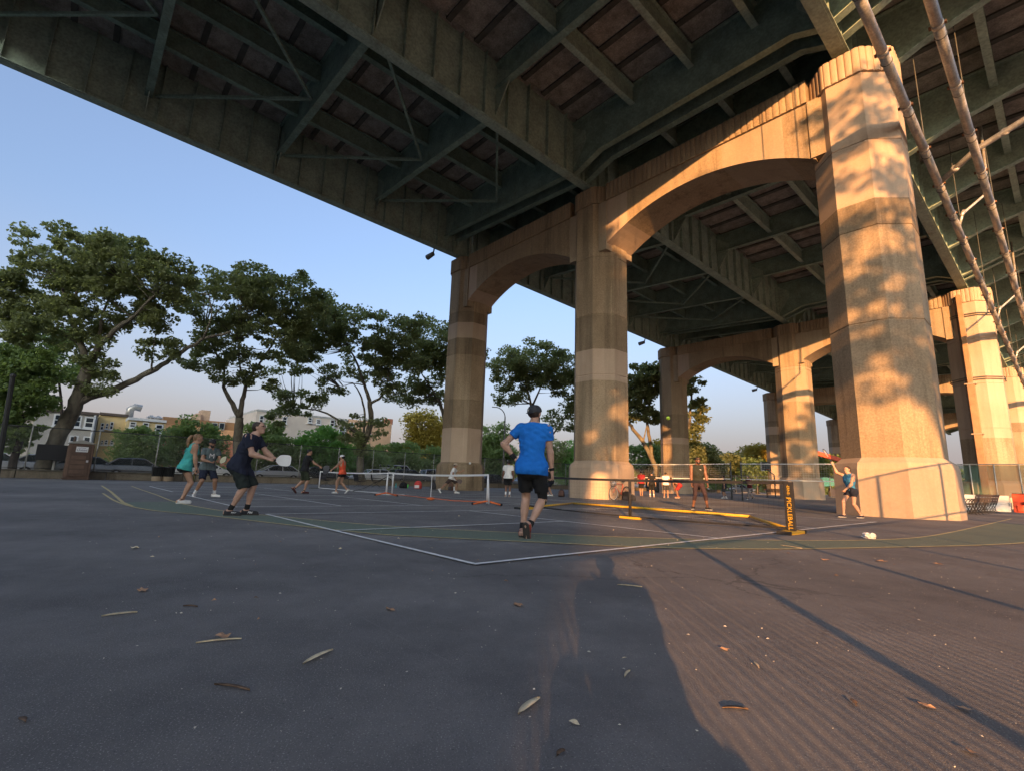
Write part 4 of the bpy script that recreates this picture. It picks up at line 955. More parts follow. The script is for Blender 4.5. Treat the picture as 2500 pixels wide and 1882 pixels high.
def person(label, pos, phi, H=1.75, skin='light', lean=0., side=0., twist=0., pelvis=None, footL=(-.10,0,0), footR=(.10,0,0), toeL=0., toeR=0., pitchL=0., pitchR=0.,
           handL=None, handR=None, elL=(-.5,-1,-.1), elR=(.5,-1,-.1), look=(0,0), top=None, bottom=None, shoe=(SHOEW, SOLE), socks=None, hair=None, cap=None, beard=None,
           extras=(), res=.012, female=False, bulk=1., fist=.75, glasses=False, kneeL=(0,1,0), kneeR=(0,1,0), hem=-.06, group='people playing on the courts'):
    s = H/1.75; ang = phi
    f = math.cos(math.radians(ang))*R0+math.sin(math.radians(ang))*F0
    T = thing('person', label, 'person', (pos[0],pos[1],0), math.atan2(f[1], f[0])-math.pi/2, group=group)   # local +y = facing, +x = right hand
    X = np.array((1.,0,0)); Y = np.array((0,1.,0)); Z = np.array((0,0,1.))
    fL, fR = np.array(footL, float)*s, np.array(footR, float)*s
    pz = (.915 if pelvis is None else pelvis[2])*s
    P = np.array((((fL+fR)/2)[0], ((fL+fR)/2)[1], pz)) if pelvis is None else np.array(pelvis, float)*s
    le = math.radians(lean); sd = math.radians(side)
    su = unit((math.sin(sd), math.sin(le)*math.cos(sd), math.cos(le)*math.cos(sd)))
    tw = math.radians(twist); rx0 = unit(X-su*(X@su)); ty0 = np.cross(su, rx0)
    rx = rx0*math.cos(tw)+ty0*math.sin(tw); fx = np.cross(su, rx)
    sw = (.165 if female else .185)*s*(1+.35*(bulk-1)); S = P+su*.50*s; C = P+su*.30*s
    shL, shR = S-rx*sw, S+rx*sw; hw = .088*s
    hipL, hipR = P-X*hw, P+X*hw
    nk = unit(su*.55+Z*.45+Y*.12); N0 = S+su*.035*s; HC = N0+nk*.165*s+Y*.015
    yaw_, pit = math.radians(look[0]), math.radians(look[1])
    hf = np.array((math.sin(yaw_)*math.cos(pit), math.cos(yaw_)*math.cos(pit), math.sin(pit))); hr = unit(np.cross(hf, Z)); hu = np.cross(hr, hf)
    def hd(a, b, c): return HC+(hr*a+hf*b+hu*c)*s
    th, sh_, ua, fa = .43*s, .425*s, .305*s, .255*s
    anL = fL+Z*.085*s; anR = fR+Z*.085*s
    def foot(fp, yawd, pt, ank):
        y_ = math.radians(yawd); d = np.array((math.sin(y_), math.cos(y_), 0.)); p_ = math.radians(pt)
        fd = d*math.cos(p_)-Z*math.sin(p_); up = d*math.sin(p_)+Z*math.cos(p_)
        return fd, up
    fdL, upL = foot(fL, toeL, pitchL, None); fdR, upR = foot(fR, toeR, pitchR, None)
    if pitchL: anL = fL+fdL*-.13*s+upL*.085*s+fdL*.13*s*0
    if pitchR: anR = fR+fdR*-.13*s+upR*.085*s
    # pitched feet pivot on the ball of the foot (the given point)
    def ballheel(fp, fd, up, pt):
        heel = fp-fd*(.155 if pt else .055)*s; toe = fp+fd*(.05 if pt else .155)*s
        return heel, toe
    heL, toL = ballheel(fL, fdL, upL, pitchL); heR, toR = ballheel(fR, fdR, upR, pitchR)
    if pitchL: anL = heL+upL*.085*s+fdL*.05*s
    if pitchR: anR = heR+upR*.085*s+fdR*.05*s
    knL, anL = ik(hipL, anL, th, sh_, kneeL); knR, anR = ik(hipR, anR, th, sh_, kneeR)
    if handL is None: handL = (-.27,.02,.86)
    if handR is None: handR = (.27,.02,.86)
    wrL_, wrR_ = np.array(handL, float)*s, np.array(handR, float)*s
    elbL, wrL = ik(shL, wrL_, ua, fa, elL); elbR, wrR = ik(shR, wrR_, ua, fa, elR)
    pts = np.array([heL,toL,heR,toR,knL,knR,elbL,elbR,wrL,wrR,HC,P]); lo = pts.min(0)-.27*s; hi = pts.max(0)+.27*s
    def out(fld, name, m, par=T, smooth=True):
        V, Q = fld.mesh()
        if len(V) == 0: return None
        o = build_np(name, V, Q, m, None, smooth); o.parent = par; return o
    def pieces(fld, g):
        fld.cap(hipL*.5+hipR*.5-X*.07*s, P+X*.07*s, (.112+g)*s*bulk**.3, k=.05, nrm=Y, fl=.86)
        fld.cap(P-Y*.045*s-X*.07*s-Z*.04*s, P-Y*.045*s+X*.07*s-Z*.04*s, (.092+g)*s, k=.06)
        fld.cap(P+su*.06*s, P+su*.24*s, (.122+g)*s*bulk**.5*(.93 if female else 1), (.125+g)*s*bulk**.5*(.95 if female else 1), k=.07, nrm=fx, fl=.78)
        fld.cap(C-rx*.045*s, C+rx*.045*s, (.118+g)*s*bulk**.5, k=.08, nrm=fx, fl=.84)
        fld.cap(C+su*.11*s-rx*.07*s, C+su*.11*s+rx*.07*s, (.105+g)*s*bulk**.6, k=.08, nrm=fx, fl=.92)
        fld.cap(shL+rx*.045*s-su*.01*s, shR-rx*.045*s-su*.01*s, (.066+g)*s, k=.07, nrm=fx, fl=1.)
        fld.cap(S-rx*.05*s-su*.0*s, N0+nk*.03*s, (.062+g*.6)*s, (.055+g*.5)*s, k=.06); fld.cap(S+rx*.05*s, N0+nk*.03*s, (.062+g*.6)*s, (.055+g*.5)*s, k=.06)
        if female:
            for e in (-1,1): fld.cap(C+su*.06*s+rx*.062*e*s+fx*.075*s, C+su*.055*s+rx*.062*e*s+fx*.08*s, (.058+g)*s, k=.05)
    # ---- body
    B = Field(lo, hi, res); pieces(B, 0)
    for hip, kn, an in ((hipL,knL,anL),(hipR,knR,anR)):
        B.cap(hip-Z*.02*s, kn, .088*s*bulk**.4, .054*s, k=.05); cb = unit(np.cross(X, unit(an-kn))); bk = -cb if cb@Y > 0 else cb
        B.cap(kn, an, .052*s, .036*s, k=.03); B.cap(kn+(an-kn)*.2+bk*.018*s, kn+(an-kn)*.48+bk*.012*s, .052*s*bulk**.4, .042*s, k=.04)
    for he, to, an, up in ((heL,toL,anL,upL),(heR,toR,anR,upR)): B.cap(he+up*.045*s, to+up*.035*s, .042*s, .036*s, k=.03); B.cap(an, he+up*.05*s, .037*s, .04*s, k=.03)
    for shd, eb, wr, e in ((shL,elbL,wrL,-1),(shR,elbR,wrR,1)):
        B.cap(shd, shd+(eb-shd)*.15, .058*s*bulk**.8, .056*s*bulk**.8, k=.05); B.cap(shd, eb, .050*s*bulk, .040*s*bulk**.6, k=.04); B.cap(eb, eb+(wr-eb)*.35, .041*s*bulk**.6, .041*s*bulk**.6, k=.03); B.cap(eb, wr, .041*s*bulk**.5, .027*s, k=.03)
        d = unit(wr-eb); pn = unit(np.cross(d, (unit(elbL-shL) if False else fx))+1e-6); pn = unit(pn-d*(pn@d)); tv = np.cross(pn, d)
        B.cap(wr+d*.015*s, wr+d*.08*s, .038*s, .040*s, k=.02, nrm=pn, fl=.45)
        fr_ = .0088*s if res < .011 else .0115*s
        for i in range(4):
            b0 = wr+d*.085*s+tv*(i-1.5)*.0185*s; ln = (.068,.078,.072,.055)[i]*s; cu = fist; b1 = b0+(d*math.cos(cu)+pn*-e*math.sin(cu))*ln*.55; b2 = b1+(d*math.cos(cu*2.1)+pn*-e*math.sin(cu*2.1))*ln*.5
            B.cap(b0, b1, fr_, fr_*.95, k=.006); B.cap(b1, b2, fr_*.95, fr_*.8, k=.005)
        t0 = wr+d*.03*s+tv*-.034*s; t1 = t0+(d*.6-tv*.7)*.034*s; B.cap(t0, t1, .012*s, .010*s, k=.008); B.cap(t1, t1+(d*.85-pn*e*.4)*.03*s, .010*s, .008*s, k=.006)
    B.cap(N0-su*.03*s, HC-hu*.05*s-hf*.012*s, .058*s*bulk**.5, .052*s*bulk**.5, k=.03)
    B.cap(hd(0,-.022,.030), hd(0,.018,.032), .079*s, .075*s, k=.02); B.cap(hd(0,.022,-.01), hd(0,.047,-.082), .060*s, .036*s, k=.035, nrm=hr, fl=.95)
    B.cap(hd(0,.086,.008), hd(0,.104,-.026), .009*s, .0135*s, k=.012); B.cap(hd(-.03,.082,.026), hd(.03,.082,.026), .010*s, k=.014)
    B.cap(hd(-.014,.082,-.058), hd(.014,.082,-.058), .009*s, k=.012)
    for e in (-1,1):
        B.cap(hd(e*.076,-.012,.008), hd(e*.074,-.006,-.026), .021*s, .014*s, k=.008, nrm=hr, fl=.45); B.cap(hd(e*.031,.098,.010), hd(e*.033,.098,.010), .013*s, k=.01, neg=True)
    body = out(B, 'body', SKIN[skin])
    if res < .0115:
        for e in (-1,1):
            m = MB().ball(hd(e*.031,.083,.010), .0115*s, n=8, m=6); o = build_np('eye', m.v, m.f, mat('eye_dark', (.03,.025,.02), rough=.2, var=0), None, True); o.parent = T
        m = MB().tube([hd(-.022,.0895,-.056), hd(0,.0945,-.0555), hd(.022,.0895,-.056)], .0045*s, 6); o = build_np('mouth', m.v, m.f, mat('lips', (.28,.10,.08), rough=.5, var=0), None, True); o.parent = T
    # ---- clothes
    WF = None
    if bottom:
        kind, bm, ln = bottom
        W_ = Field(lo, hi, res); g = .020 if kind == 'shorts' else .006
        W_.cap(P-X*.07*s, P+X*.07*s, (.112+g)*s*bulk**.3, k=.05, nrm=Y, fl=.86); W_.cap(P-Y*.045*s-X*.07*s-Z*.04*s, P-Y*.045*s+X*.07*s-Z*.04*s, (.092+g)*s, k=.06); W_.cap(P+su*.02*s, P+su*.12*s, (.126+g*.6)*s*bulk**.5, k=.05, nrm=fx, fl=.8)
        for hip, kn, an in ((hipL,knL,anL),(hipR,knR,anR)):
            if ln <= 1.0:
                e_ = hip+(kn-hip)*ln; rb = (.092*s if kind == 'shorts' else .06*s+ (1-ln)*.03*s)
                W_.cap(hip-Z*.02*s, e_, (.092+g)*s*bulk**.3, rb*bulk**.2, k=.04); cutp, cutd = e_, unit(kn-hip)
                if kind == 'shorts': cutd = unit(cutd-Z*.8)
            else:
                e_ = kn+(an-kn)*(ln-1); W_.cap(hip-Z*.02*s, kn, (.088+g)*s*bulk**.4, (.054+g)*s, k=.04); r_ = (.012 if kind == 'tights' else .028)
                W_.cap(kn, e_, (.052+g)*s, (.052-.014*(ln-1)+r_*.4)*s, k=.03); W_.cap(kn+(an-kn)*.2-Y*.012*s, kn+(an-kn)*min(.45,ln-1)-Y*.01*s, (.05+g)*s, k=.03); cutp, cutd = e_, unit(an-kn)
            sl, G = W_.sub(cutp, cutp+cutd*.2*s, .11*s); dd = (G[0]-cutp[0])*cutd[0]+(G[1]-cutp[1])*cutd[1]+(G[2]-cutp[2])*cutd[2]
            ax_ = np.sqrt(np.maximum((G[0]-cutp[0])**2+(G[1]-cutp[1])**2+(G[2]-cutp[2])**2-dd**2, 0)); F = W_.F[sl]; W_.F[sl] = np.where(ax_ < .125*s, np.maximum(F, dd), F)
        folds(W_, .0040*s) if kind != 'tights' else None; WF = W_.F.copy(); W_.cut(P+su*(.13 if not top or top[0] in ('tight','sleeveless') else max(.02,hem+.16))*s, su); out(W_, 'shorts' if kind == 'shorts' else ('trousers' if kind == 'pants' else 'leggings'), bm)
    if top:
        kind, tm = top[0], top[1]; slv = top[2] if len(top) > 2 else .55
        U = Field(lo, hi, res); g = .016 if kind != 'tight' else .007; pieces(U, g)
        if kind in ('tee', 'polo', 'loose'):
            gg = .150 if kind != 'loose' else .160
            U.cap(P+su*(hem-.03)*s, P+su*.28*s, (gg-.006)*s*bulk**.5, (gg-.016)*s*bulk**.5, k=.06, nrm=fx, fl=.86)
        if kind in ('tee','polo','loose','tank'): U.cap(P-X*.068*s+su*.03*s, P+X*.068*s+su*.03*s, .132*s*bulk**.3, k=.05, nrm=Y, fl=.88)
        if kind in ('tank',): U.cap(P+su*(hem-.03)*s, P+su*.28*s, .148*s, .122*s, k=.06, nrm=fx, fl=.88)
        if slv > 0 and kind not in ('tank','tight','sleeveless'):
            for shd, eb in ((shL,elbL),(shR,elbR)): U.cap(shd-su*.005*s, shd+(eb-shd)*slv, .070*s*bulk**.7, .064*s*bulk**.6, k=.05)
        else:
            for shd, e in ((shL,-1),(shR,1)): U.cap(shd+rx*e*(.028 if kind != 'tank' else .012)*s-su*.14*s, shd+rx*e*(.028 if kind != 'tank' else .012)*s+su*.1*s, (.058 if kind != 'tank' else .062)*s, k=.01, neg=True)
            if kind == 'tank':
                U.cap(C+su*.1*s-fx*.14*s, C+su*.3*s-fx*.14*s, .085*s, .10*s, k=.01, neg=True) if female else None
        U.cap(N0+nk*.025*s+fx*.012*s, N0+nk*.2*s, .068*s, .075*s, k=.01, neg=True)
        folds(U, .0042*s)
        if bottom and kind not in ('tight','sleeveless'):
            zz = (U.ax[0][:,None,None]-P[0])*su[0]+(U.ax[1][None,:,None]-P[1])*su[1]+(U.ax[2][None,None,:]-P[2])*su[2]
            U.F = np.where(zz < .14*s, np.minimum(U.F, WF-.010*s), U.F).astype(np.float32)
        U.cut(N0+nk*.04*s, nk); U.cut(P+su*hem*s, -su)
        # keep the trunk hem from biting into hanging hands: drop anything beyond the elbow cut
        if slv > 0 and kind not in ('tank','tight','sleeveless'):
            for shd, eb in ((shL,elbL),(shR,elbR)):
                d = unit(eb-shd); e_ = shd+(eb-shd)*slv
                sl, G = U.sub(e_, e_+d*.12*s, .075*s); dd = (G[0]-e_[0])*d[0]+(G[1]-e_[1])*d[1]+(G[2]-e_[2])*d[2]
                ax_ = np.sqrt(np.maximum((G[0]-e_[0])**2+(G[1]-e_[1])**2+(G[2]-e_[2])**2-dd**2, 0)); F = U.F[sl]
                U.F[sl] = np.where(ax_ < .085*s, np.maximum(F, dd), F)
        out(U, 'shirt' if kind not in ('tank','sleeveless') else 'tank_top', tm)
    for he, to, an, fd, up in ((heL,toL,anL,fdL,upL),(heR,toR,anR,fdR,upR)):
        o_ = he*.5+to*.5; sF = Field(o_-.24*s, o_+.26*s, min(res,.010)); sd_ = np.cross(fd, up)
        sF.cap(he+up*.045*s+fd*.01*s, to+up*.030*s+fd*.01*s, .050*s, .042*s, k=.03, nrm=sd_, fl=.92); sF.cap(an-up*.035*s, he+up*.05*s+fd*.02*s, .048*s, .046*s, k=.03); sF.cut(an+up*.03*s, up); sF.cut(he+up*.016*s, -up)
        so = out(sF, 'shoe', shoe[0])
        tF = Field(o_-.24*s, o_+.26*s, min(res,.010)); tF.cap(he+up*.02*s+fd*.008*s, to+up*.02*s+fd*.014*s, .052*s, .046*s, k=.03, nrm=sd_, fl=.92); tF.cut(he+up*.026*s, up); tF.cut(he+up*.001, -up)
        q = out(tF, 'sole', shoe[1]); 
        if q is not None and so is not None: q.parent = so
    if socks:
        for kn, an in ((knL,anL),(knR,anR)):
            d = unit(kn-an); k_ = Field(np.minimum(an,an+d*socks[1])-.09, np.maximum(an,an+d*socks[1])+.09, min(res,.010)); k_.cap(an-d*.02*s, an+d*(socks[1]+.05), .043*s, .046*s, k=.01); k_.cut(an+d*socks[1], d); out(k_, 'sock', socks[0])
    if hair:
        hm, hk = hair; h_ = Field(HC-.28*s, HC+.22*s, min(res,.010))
        h_.cap(hd(0,-.028,.034), hd(0,.012,.040), .087*s, .079*s, k=.02)
        if hk != 'short': h_.cap(hd(0,-.05,.0), hd(0,-.055,-.05), .066*s, .05*s, k=.03)
        h_.cut(hd(0,.045,.045), unit(hf*1.0-hu*.75)); 
        if hk in ('short','bun','balding'): h_.cut(hd(0,-.03,-.055), unit(-hu*1-hf*.2))
        if hk == 'balding': h_.cap(hd(0,.075,.10), hd(0,.05,.125), .062*s, k=.01, neg=True)
        ho = out(h_, 'hair', hm)
        if hk == 'ponytail':
            m = MB().tube([hd(0,-.10,.055), hd(0,-.15,.045), hd(.0,-.185,-.04), hd(.01,-.19,-.16), hd(.01,-.165,-.25)], [.022,.036,.042,.032,.008], 8); o = build_np('ponytail', m.v, m.f, hm, None, True); o.parent = T
        if hk == 'bun':
            m = MB().ball(hd(0,-.115,.0), .036*s, n=10, m=7); o = build_np('hair_bun', m.v, m.f, hm, None, True); o.parent = T
    if beard:
        b_ = Field(HC-.2*s, HC+.2*s, min(res,.010)); b_.cap(hd(0,.024,-.02), hd(0,.05,-.086), .064*s, .042*s, k=.03); b_.cut(hd(0,.05,-.040), unit(hu+hf*.15)); out(b_, 'beard', beard)
    if cap:
        cm, back, kind = cap; c_ = Field(HC-.3*s, HC+.3*s, min(res,.009)); dr = -1 if back else 1
        c_.cap(hd(0,-.024,.040), hd(0,.016,.044), .092*s, .088*s, k=.02); c_.cut(hd(0,0,.028), unit(-hu-hf*.06*dr))
        if kind == 'band': c_.cut(hd(0,0,.065), hu)
        if kind == 'cap':
            b0 = hd(0, dr*.085, .036); v_ = Field(HC-.3*s, HC+.3*s, min(res,.009)); v_.cap(hd(0,dr*.05,.040), hd(0,dr*.135,.020), .076*s, .055*s, k=.02, nrm=unit(hu+hf*.2*dr), fl=.12)
            vo = out(v_, 'cap_brim', cm)
        out(c_, 'cap' if kind == 'cap' else 'headband', cm)
    info = dict(T=T, s=s, wrL=wrL, wrR=wrR, elbL=elbL, elbR=elbR, knL=knL, knR=knR, anL=anL, anR=anR, hd=hd, hr=hr, hf=hf, hu=hu, su=su, fx=fx, rx=rx, P=P, C=C, S=S, hipL=hipL, hipR=hipR, res=res)
    def ring(nm, a, b, r0, r1, m):
        r = MB().tube([a, a+(b-a)*.15, a+(b-a)*.85, b], [r0*.97, r0, r1, r1*.97], 14); o = build_np(nm, r.v, r.f, m, None, True); o.parent = T; return o
    info['ring'] = ring
    if glasses:
        g = MB(); 
        for e in (-1,1):
            g.tube([hd(e*.031+.02*math.cos(a), .098, .008+.016*math.sin(a)) for a in np.linspace(0,6.28,11)], .002, 4); g.tube([hd(e*.05,.096,.012), hd(e*.078,-.01,.014)], .0025, 4)
        o = build_np('glasses', g.v, g.f, mat('glasses_frame', (.03,.03,.03), var=0), None); o.parent = T
    return info
def local_to_world(I, p):
    T = I['T']; a = T.rotation_euler[2]; c, s_ = math.cos(a), math.sin(a)
    return np.array((T.location[0]+p[0]*c-p[1]*s_, T.location[1]+p[0]*s_+p[1]*c, p[2]))
def dir_to_world(I, d):
    a = I['T'].rotation_euler[2]; c, s_ = math.cos(a), math.sin(a); return np.array((d[0]*c-d[1]*s_, d[0]*s_+d[1]*c, d[2]))
def paddle(label, grip, axis, normal, fm, gm, kind='paddle', group='paddles and rackets in hand'):
    """grip point in the hand, axis towards the head of the paddle"""
    axis = unit(axis); normal = unit(normal-axis*(normal@axis)); sd = np.cross(axis, normal); grip = np.array(grip, float)
    T = thing('paddle' if kind == 'paddle' else 'racket', label, kind, grip, group=group)
    MB().tube([grip-axis*.06, grip+axis*.08], [.017,.015], 8).build('handle', gm, T, smooth=True)
    if kind == 'paddle':
        out = []
        for a, b in ((.07,.02),(.10,.05),(.13,.085),(.17,.098),(.25,.10),(.29,.094),(.315,.075),(.325,.04)): out.append((a, b))
        poly = [(a, b) for a, b in out]+[(a, -b) for a, b in reversed(out)]
        MB().prism(poly, lambda u, v, w_: tuple(grip+axis*u+sd*v+normal*w_), -.007, .007).build('face', fm, T)
        MB().tube([grip+axis*u+sd*v for u, v in poly+poly[:1]], .008, 5).build('edge_guard', gm, T)
    else:
        c = grip+axis*.34
        MB().tube([c+axis*.15*math.cos(a)+sd*.115*math.sin(a) for a in np.linspace(0, 2*math.pi, 25)], .010, 6).build('frame', fm, T, smooth=True)
        MB().tube([grip+axis*.08, grip+axis*.20], [.014,.011], 6).build('shaft', fm, T)
        st = MB()
        for k in range(-5,6):
            t = k*.019; L = .115*math.sqrt(max(0,1-(t/.15)**2)); st.tube([c+axis*t-sd*L, c+axis*t+sd*L], .0012, 3); t2 = k*.0195; L2 = .15*math.sqrt(max(0,1-(t2/.115)**2)); st.tube([c+sd*t2-axis*L2, c+sd*t2+axis*L2], .0012, 3)
        st.build('strings', mat('racket_string', (.5,.5,.45), var=0), T, kind='stuff')
    return T
# ---------------------------------------------------------------- the players
NAVY = cloth('navy', (.018,.022,.038)); BLACK = cloth('black', (.016,.016,.017)); BLUE = cloth('royal_blue', (.012,.14,.50), .1); TEAL = cloth('teal', (.06,.36,.32)); GREYG = cloth('grey_green', (.09,.115,.115)); WHITE_C = cloth('white', (.66,.65,.63), .06)
ORANGE = cloth('coral', (.62,.09,.04)); RED = cloth('red', (.42,.03,.03)); DKRED = cloth('dark_red', (.26,.025,.03)); OLIVE = cloth('olive', (.04,.05,.03)); DTEAL = cloth('deep_blue', (.03,.12,.27)); DBROWN = cloth('dark_brown_short', (.06,.04,.035)); DGREY = cloth('charcoal', (.05,.05,.055)); PLUM = cloth('plum_black', (.035,.022,.026))
SHB = cloth('black_shoe', (.03,.03,.032)); SHR = cloth('multicolour_shoe', (.30,.05,.03), .9); WS = (cloth('white_sock', (.6,.6,.58)), .13); BS = (cloth('black_sock', (.02,.02,.02)), .09)
HB = HAIRM('dark_brown', (.035,.022,.015)); HK = HAIRM('black', (.012,.011,.011)); HL = HAIRM('light_brown', (.22,.13,.065))
def g2(px, py): q = onZ(px, py); return (q[0], q[1])
# 1 man in blue
I = person('man in royal blue tee and backwards dark cap, one hand on his hip', g2(1281,1311), 78, H=1.86, skin='light', lean=3, side=1.5, pelvis=(.07,-.02,.90),
    footL=(-.04,.06,0), footR=(.05,-.16,.01), pitchR=74, toeL=-6, toeR=14, kneeR=(.75,1,0), kneeL=(.05,1,0), handL=(-.155,.02,.99), elL=(-1,-.25,.1), handR=(.33,.10,.80), elR=(.35,-1,0), look=(22,6),
    top=('loose', BLUE, .50), bottom=('shorts', BLACK, .80), shoe=(SHR, SOLED), socks=(BS[0], .10), hair=(HB, 'short'), cap=(mat('cap_charcoal', (.025,.027,.032), var=.1), True, 'cap'), beard=HB, res=.0095, hem=-.11, bulk=.97, fist=.9)
I['ring']('wristband', I['wrL']+(I['elbL']-I['wrL'])*.05, I['wrL']+(I['elbL']-I['wrL'])*.36, .036, .041, BLACK)
I['ring']('wrist_watch', I['wrR']+(I['elbR']-I['wrR'])*.06, I['wrR']+(I['elbR']-I['wrR'])*.2, .034, .034, BLACK)
d_ = I['knR']-I['hipR']; I['ring']('knee_sleeve', I['knR']-unit(d_)*.13, I['knR']+unit(d_)*.005, .076, .066, BLACK); d_ = I['anR']-I['knR']; ks = I['ring']('knee_sleeve', I['knR']-unit(d_)*.02, I['knR']+unit(d_)*.12, .064, .061, BLACK)
TAN = mat('brace_piping', (.45,.28,.13), var=0)
for a in (-.6, .6): 
    m = MB().tube([I['knR']+unit(d_)*t+I['rx']*.066*math.sin(a+t*6)+(-I['fx'])*.066*math.cos(a+t*6) for t in np.linspace(0,.12,6)], .004, 4); o = build_np('piping', m.v, m.f, TAN, None); o.parent = ks
mk = MB(); hb = lambda a, b, c: I['hd'](a, b, c)
for p, q in (((-.035,-.118,.075),(-.035,-.121,.035)),((-.035,-.118,.075),(-.012,-.121,.072)),((-.035,-.12,.057),(-.018,-.123,.055)),((-.05,-.112,.075),(-.042,-.115,.05))): mk.tube([hb(*p), hb(*q)], .0035, 4)
o = build_np('cap_emblem', mk.v, mk.f, mat('emblem_silver', (.5,.5,.48), var=0), None); o.parent = I['T']
m = MB().box(-.001,0,0,.001,.03,.008); 
# 2 man in dark tee, profile
J = person('balding man in dark navy tee and long black shorts leaning forward with a white paddle', g2(574,1257), 4, H=1.78, skin='light', lean=21, pelvis=(.03,-.03,.86), footL=(-.13,.12,0), footR=(.10,-.06,0), toeL=-4, toeR=4, look=(4,14),
    handR=(.20,.50,.98), elR=(.35,-.6,-.8), handL=(-.10,.55,.96), elL=(-.5,-.5,-.8), top=('loose', NAVY, .62), bottom=('shorts', cloth('black_green_short', (.018,.024,.022)), 1.0), shoe=(SHB, SOLED), socks=(BS[0], .11), hair=(HB, 'balding'), glasses=True, res=.0095, bulk=1.15, hem=-.10)
gp = local_to_world(J, J['wrR']+unit(J['wrR']-J['elbR'])*.07); paddle('white square paddle held by the balding man in navy', gp, R0*.93+np.array((0,0,-.02))+F0*.25, -F0+.15*R0, mat('white_paddle_face', (.62,.62,.60), rough=.5, var=.06), MATS['dark_pipe'])
for (he, an) in (('anL',1),('anR',1)):
    a = J[he]; m = MB()
    for k in range(3): m.tube([a+np.array((.044,.045+.03*k,-.052)), a+np.array((.044,.075+.03*k,-.02))], .004, 4); m.tube([a+np.array((.044,.085+.02*k,-.055)), a+np.array((.044,.055+.02*k,-.02))], .004, 4)
    o = build_np('shoe_stripes', m.v, m.f, WHITE_C, None); o.parent = J['T']
# 3 woman in teal
K = person('woman with a ponytail in teal racerback tank top and black shorts, seen from behind', g2(441,1228), 42, H=1.66, skin='tan', lean=13, pelvis=(.02,-.02,.885), footL=(-.12,.04,0), footR=(.10,-.02,0), toeL=-6, toeR=8, look=(12,-4), female=True,
    handR=(.21,.18,.77), elR=(.5,-1,0), handL=(-.18,.26,.82), top=('tank', TEAL, 0), bottom=('shorts', BLACK, .34), shoe=(SHOEW, SOLE), socks=(BS[0], .03), hair=(HL, 'ponytail'), res=.010, hem=-.10)
gp = local_to_world(K, K['wrR']+unit(K['wrR']-K['elbR'])*.07); paddle('yellow edged paddle hanging from the hand of the woman in teal', gp, np.array((0,0,-.6))-R0*.5+F0*.6, R0*.6+F0*.6, mat('olive_paddle_face', (.30,.28,.10), rough=.5, var=.1), MATS['dark_pipe'])
m = MB()
for e in (-1, 1): m.tube([K['C']+K['su']*.02-K['fx']*.135+K['rx']*e*.02, K['S']-K['fx']*.075+K['rx']*e*.055, K['S']+K['su']*.055+K['rx']*e*.085, K['S']+K['fx']*.08+K['rx']*e*.07-K['su']*.06], .011, 6)
o = build_np('tank_strap', m.v, m.f, TEAL, None, True); o.parent = K['T']
# 4 man with cap and M
L_ = person('bearded man in grey green tee with a white letter M, dark cap and navy shorts', g2(497,1212), -38, H=1.76, skin='mid', lean=6, pelvis=(0,-.02,.84), footL=(-.26,.05,0), footR=(.24,-.05,0), toeL=-25, toeR=25, look=(8,-3),
    handR=(.10,.36,1.0), elR=(.7,-.7,-.4), handL=(-.12,.36,1.02), elL=(-.7,-.7,-.4), top=('loose', GREYG, .55), bottom=('shorts', NAVY, .86), shoe=(SHOEW, SOLE), socks=(WS[0], .13), hair=(HK, 'short'), cap=(mat('cap_black', (.015,.015,.016), var=.1), False, 'cap'), beard=HK, res=.0105, bulk=1.05)
gp = local_to_world(L_, L_['wrL']+unit(L_['wrL']-L_['elbL'])*.06); paddle('cream paddle with a dark band held by the man in the M tee', gp, R0*.80+np.array((0,0,.25))-F0*.3, -F0+.4*np.array((0,0,1)), mat('cream_paddle_face', (.45,.42,.26), rough=.5, var=.1), MATS['dark_pipe'])
def text_on(I, txt, c, right, up, size, m, name='print', nrm=None):
    cu = bpy.data.curves.new(name, 'FONT'); cu.body = txt; cu.size = size; cu.align_x = 'CENTER'; cu.align_y = 'CENTER'; cu.extrude = .002
    o = bpy.data.objects.new('tmp', cu); COL.objects.link(o); dg = bpy.context.evaluated_depsgraph_get(); me = bpy.data.meshes.new_from_object(o.evaluated_get(dg)); bpy.data.objects.remove(o)
    right, up = unit(right), unit(up); nn = np.cross(right, up); V = np.zeros(len(me.vertices)*3); me.vertices.foreach_get('co', V); V = V.reshape(-1,3)
    W = np.array(c)+V[:,:1]*right+V[:,1:2]*up+V[:,2:3]*nn; me.vertices.foreach_set('co', W.astype(np.float32).ravel()); me.materials.append(m)
    q = bpy.data.objects.new(name, me); COL.objects.link(q); return q
o = text_on(L_, 'M', L_['C']+L_['su']*.05+L_['fx']*.152, -L_['rx'], L_['su'], .20, WHITE_C, 'letter_print'); o.parent = L_['T']
# 5 man in black, paddle tap
M_ = person('man in black tee and olive shorts, seen from behind, reaching his paddle to the right', g2(737,1204), 38, H=1.76, skin='tan', lean=8, pelvis=(.0,.0,.90), footL=(-.22,-.24,.05), pitchL=48, footR=(.05,.05,0), handR=(.25,.50,1.06), elR=(.6,-.3,-.8), handL=(-.26,.05,.84), look=(20,-4), kneeL=(-.1,1,0),
    top=('loose', BLACK, .6), bottom=('shorts', OLIVE, .95), shoe=(cloth('dark_red_shoe', (.07,.02,.02)), SOLED), socks=(BS[0], .05), hair=(HK, 'short'), res=.012)
gp = local_to_world(M_, M_['wrR']+unit(M_['wrR']-M_['elbR'])*.06); paddle('dark paddle of the man in black tee touching the other one', gp, R0*.95+np.array((0,0,-.1)), -F0+.3*np.array((0,0,1)), mat('black_paddle_face', (.02,.02,.022), rough=.5, var=.1), MATS['dark_pipe'])
